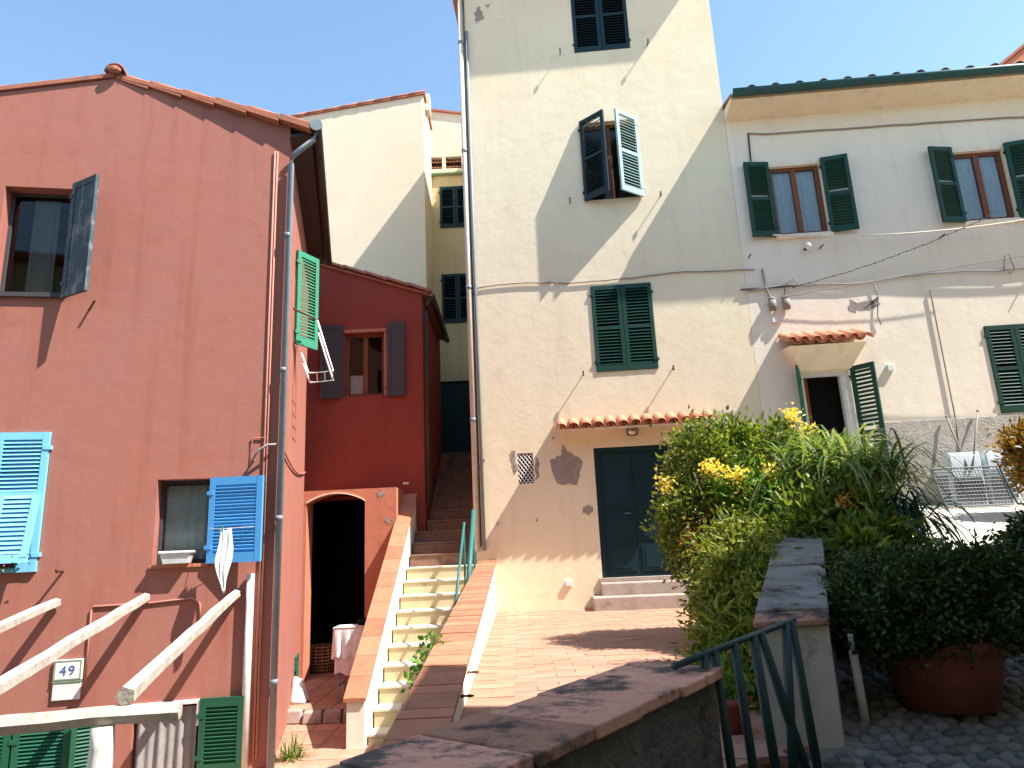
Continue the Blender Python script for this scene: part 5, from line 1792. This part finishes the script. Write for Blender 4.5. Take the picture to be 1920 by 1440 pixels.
link('foliage', leaf_mesh('foliage', p, d, .10, .020, rng, 'lf_bush', loc), e_)
for (bx_, by_) in ((2.75, 6.25), (3.05, 6.2), (2.9, 5.95)):
    MB().tube([(bx_, by_, 1.05), (bx_ + .02, by_, 1.5), (bx_, by_ + .03, 1.9)], [.05, .04, .03], 7).build('stem', 'bark', e_, loc, smooth=True)
for c in ((2.58, 5.55, 1.83), (2.75, 5.55, 1.68), (2.42, 5.12, 1.40)):
    p_ = np.array(c) + rng.normal(size=(28, 3)) * .03
    link('flower', leaf_mesh('flower', p_, rng.normal(size=(28, 3)) + [0, -.5, .2], .045, .018, rng, 'fl_orange', loc), e_)

# potted dark bushes
def pot(name, label, x, y, r_, h, bl, nleaf, seed, ncl):
    z0 = pz(y) + .02
    e_ = empty(name, (x, y, z0))
    tag(e_, label, 'potted plant')
    org = (x, y, z0)
    MB().lathe([(r_ * .74, z0), (r_ * .93, z0 + h * .80), (r_ * .94, z0 + h * .82), (r_ * 1.04, z0 + h * .83), (r_ * 1.06, z0 + h * .97), (r_ * 1.03, z0 + h), (r_ * .92, z0 + h), (r_ * .9, z0 + h * .88)], x, y, 28).build('pot', 'pot', e_, org, smooth=True)
    MB().lathe([(r_ * .3, z0 + h * .86), (r_ * .91, z0 + h * .86)], x, y, 20).build('soil', 'bark', e_, org)
    rg = np.random.default_rng(seed)
    p_, d_ = cloud(bl, int(nleaf * 2.1), int(ncl * 1.6), rg, .042, .62)
    link('foliage', leaf_mesh('foliage', p_, d_, .038, .0105, rg, 'lf_dark', org), e_)
    for k in range(6):
        a = k * 1.05
        MB().tube([(x + .03 * math.cos(a), y + .03 * math.sin(a), z0 + h * .8), (x + .12 * math.cos(a), y + .12 * math.sin(a), z0 + h + .14), (x + .2 * math.cos(a), y + .2 * math.sin(a), z0 + h + .28)], [.02, .014, .006], 5).build('stem', 'bark', e_, org)
    return e_


pot('potted_bush', 'dense dark clipped bush in a big terracotta pot on the pebbles', 2.15, 3.85, .31, .33,
    [(2.02, 3.85, 1.22, .36, .36, .22, 3), (2.38, 3.9, 1.23, .38, .36, .24, 3), (1.88, 3.8, 1.14, .26, .3, .16, 1.2), (2.2, 3.75, 1.14, .42, .3, .12, 1.0)], 19000, 31, 300)
pot('potted_bush', 'dark bush in a pot behind the big clipped one at the right edge', 3.45, 4.55, .30, .30,
    [(3.50, 4.55, 1.42, .34, .36, .24, 3), (3.6, 4.6, 1.32, .3, .35, .26, 2)], 11000, 33, 170)
pot('potted_bush', 'low dark bush in a pot tucked behind the garden wall end', 2.15, 4.75, .24, .28,
    [(2.2, 4.7, 1.20, .32, .3, .20, 3), (2.45, 4.7, 1.20, .25, .3, .18, 2)], 8000, 34, 120)

# rusty-leaved shrub at the right edge
rng = np.random.default_rng(15)
loc = (6.75, 9.0, pz(9.0))
p, d = cloud([(6.75, 9.0, 2.45, .38, .35, .40, 3), (7.0, 9.05, 2.2, .4, .35, .4, 2)], 6000, 90, rng, .08, .5)
shrub('rusty_shrub', 'orange-brown leaved shrub by the pale house at the right edge', 'shrub', loc, [('foliage', leaf_mesh('foliage', p, d, .09, .022, rng, 'lf_orange', loc))], [([(6.8, 9, 1.6), (6.8, 9, 2.1), (6.7, 9, 2.5)], [.03, .02, .01])])

# small tuft at the foot of the red side wall
rng = np.random.default_rng(17)
e_ = empty('grass_tuft', (-2.45, 7.85, PATIO))
tag(e_, 'pale green tuft growing at the foot of the red side wall', 'plant')
mb = MB()
straps(mb, (-2.42, 7.75, PATIO - .02), 110, .30, .008, rng, (25, 88), .9, spread=.05)
mb.build('leaves', 'lf_strap', e_, (-2.45, 7.85, PATIO))

# small terracotta pot with red flowers behind the railing
e_ = empty('flower_pot', (1.02, 3.75, TERR))
tag(e_, 'small terracotta flower pot standing behind the iron railing', 'flower pot')
org = (1.02, 3.75, TERR)
MB().lathe([(.06, TERR), (.085, TERR + .13), (.095, TERR + .13), (.095, TERR + .16), (.08, TERR + .16)], 1.02, 3.75, 16).build('pot', 'pot', e_, org, smooth=True)
p_ = np.array((1.02, 3.75, TERR + .20)) + rng.normal(size=(200, 3)) * .045
link('leaves', leaf_mesh('leaves', p_, rng.normal(size=(200, 3)) + [0, 0, .4], .05, .014, rng, 'lf_bright', org), e_)

# ---- steel mesh things leaning by the pale house
def leaning(name, label, cat, x0, x1, y0, z0, y1, z1, mat_frame, bars, cols):
    e_ = empty(name, ((x0 + x1) / 2, y0, z0))
    tag(e_, label, cat)
    org = tuple(e_.location)
    P = lambda u, v: (x0 + (x1 - x0) * u, y0 + (y1 - y0) * v, z0 + (z1 - z0) * v)
    MB().tube([P(0, 0), P(1, 0), P(1, 1), P(0, 1), P(0, 0)], .016, 6).build('frame', mat_frame, e_, org)
    for k in range(1, bars):
        MB().tube([P(0, k / bars), P(1, k / bars)], .007, 5).build('wire', mat_frame, e_, org)
    for k in range(1, cols):
        MB().tube([P(k / cols, 0), P(k / cols, 1)], .006, 5).build('wire', mat_frame, e_, org)
    return e_


leaning('mesh_bed_base', 'steel mesh bed base leaning against the rough plinth', 'bed base', 6.05, 7.0, 10.02, pz(10.02) + .05, 10.22, 2.43, 'metal', 11, 20)
leaning('wire_rack', 'dark folded wire rack propped beside the steel mesh bed base', 'rack', 7.05, 7.45, 10.0, pz(10.0) + .05, 10.25, 2.48, 'iron', 8, 7)
for i, (x0, x1) in enumerate(((6.38, 6.85), (6.92, 7.32))):
    e_ = empty('steel_cabinet', ((x0 + x1) / 2, 10.35, pz(10.35)))
    tag(e_, ('pale blue metal cabinet behind the mesh bed base', 'pale blue metal cabinet behind the dark wire rack')[i], 'cabinet')
    org = tuple(e_.location)
    MB().box(x0, x1, 10.30, 10.41, pz(10.35), 2.66).build('body', 'paleblue', e_, org, bevel=.01)
    MB().box(x0 + .02, x1 - .02, 10.288, 10.299, 2.30, 2.62).build('door', 'paleblue', e_, org, bevel=.004)
    MB().box(x0 + .03, x1 - .03, 10.286, 10.2985, 1.95, 2.27).build('vent', 'metal', e_, org)
# tool handles leaning on the plinth
for i, (a, b_) in enumerate((((6.62, 10.27, 2.40), (6.55, 10.43, 3.22)), ((6.68, 10.27, 2.40), (7.02, 10.40, 3.28)))):
    o = MB().tube([a, b_], .014, 6).ball(b_, .025, .02, .03, 6, 4).build('tool_handle', 'cable', None, a, smooth=True)
    tag(o, ('thin upright stick leaning on the rough plinth', 'slanted stick leaning on the rough plinth')[i], 'stick')
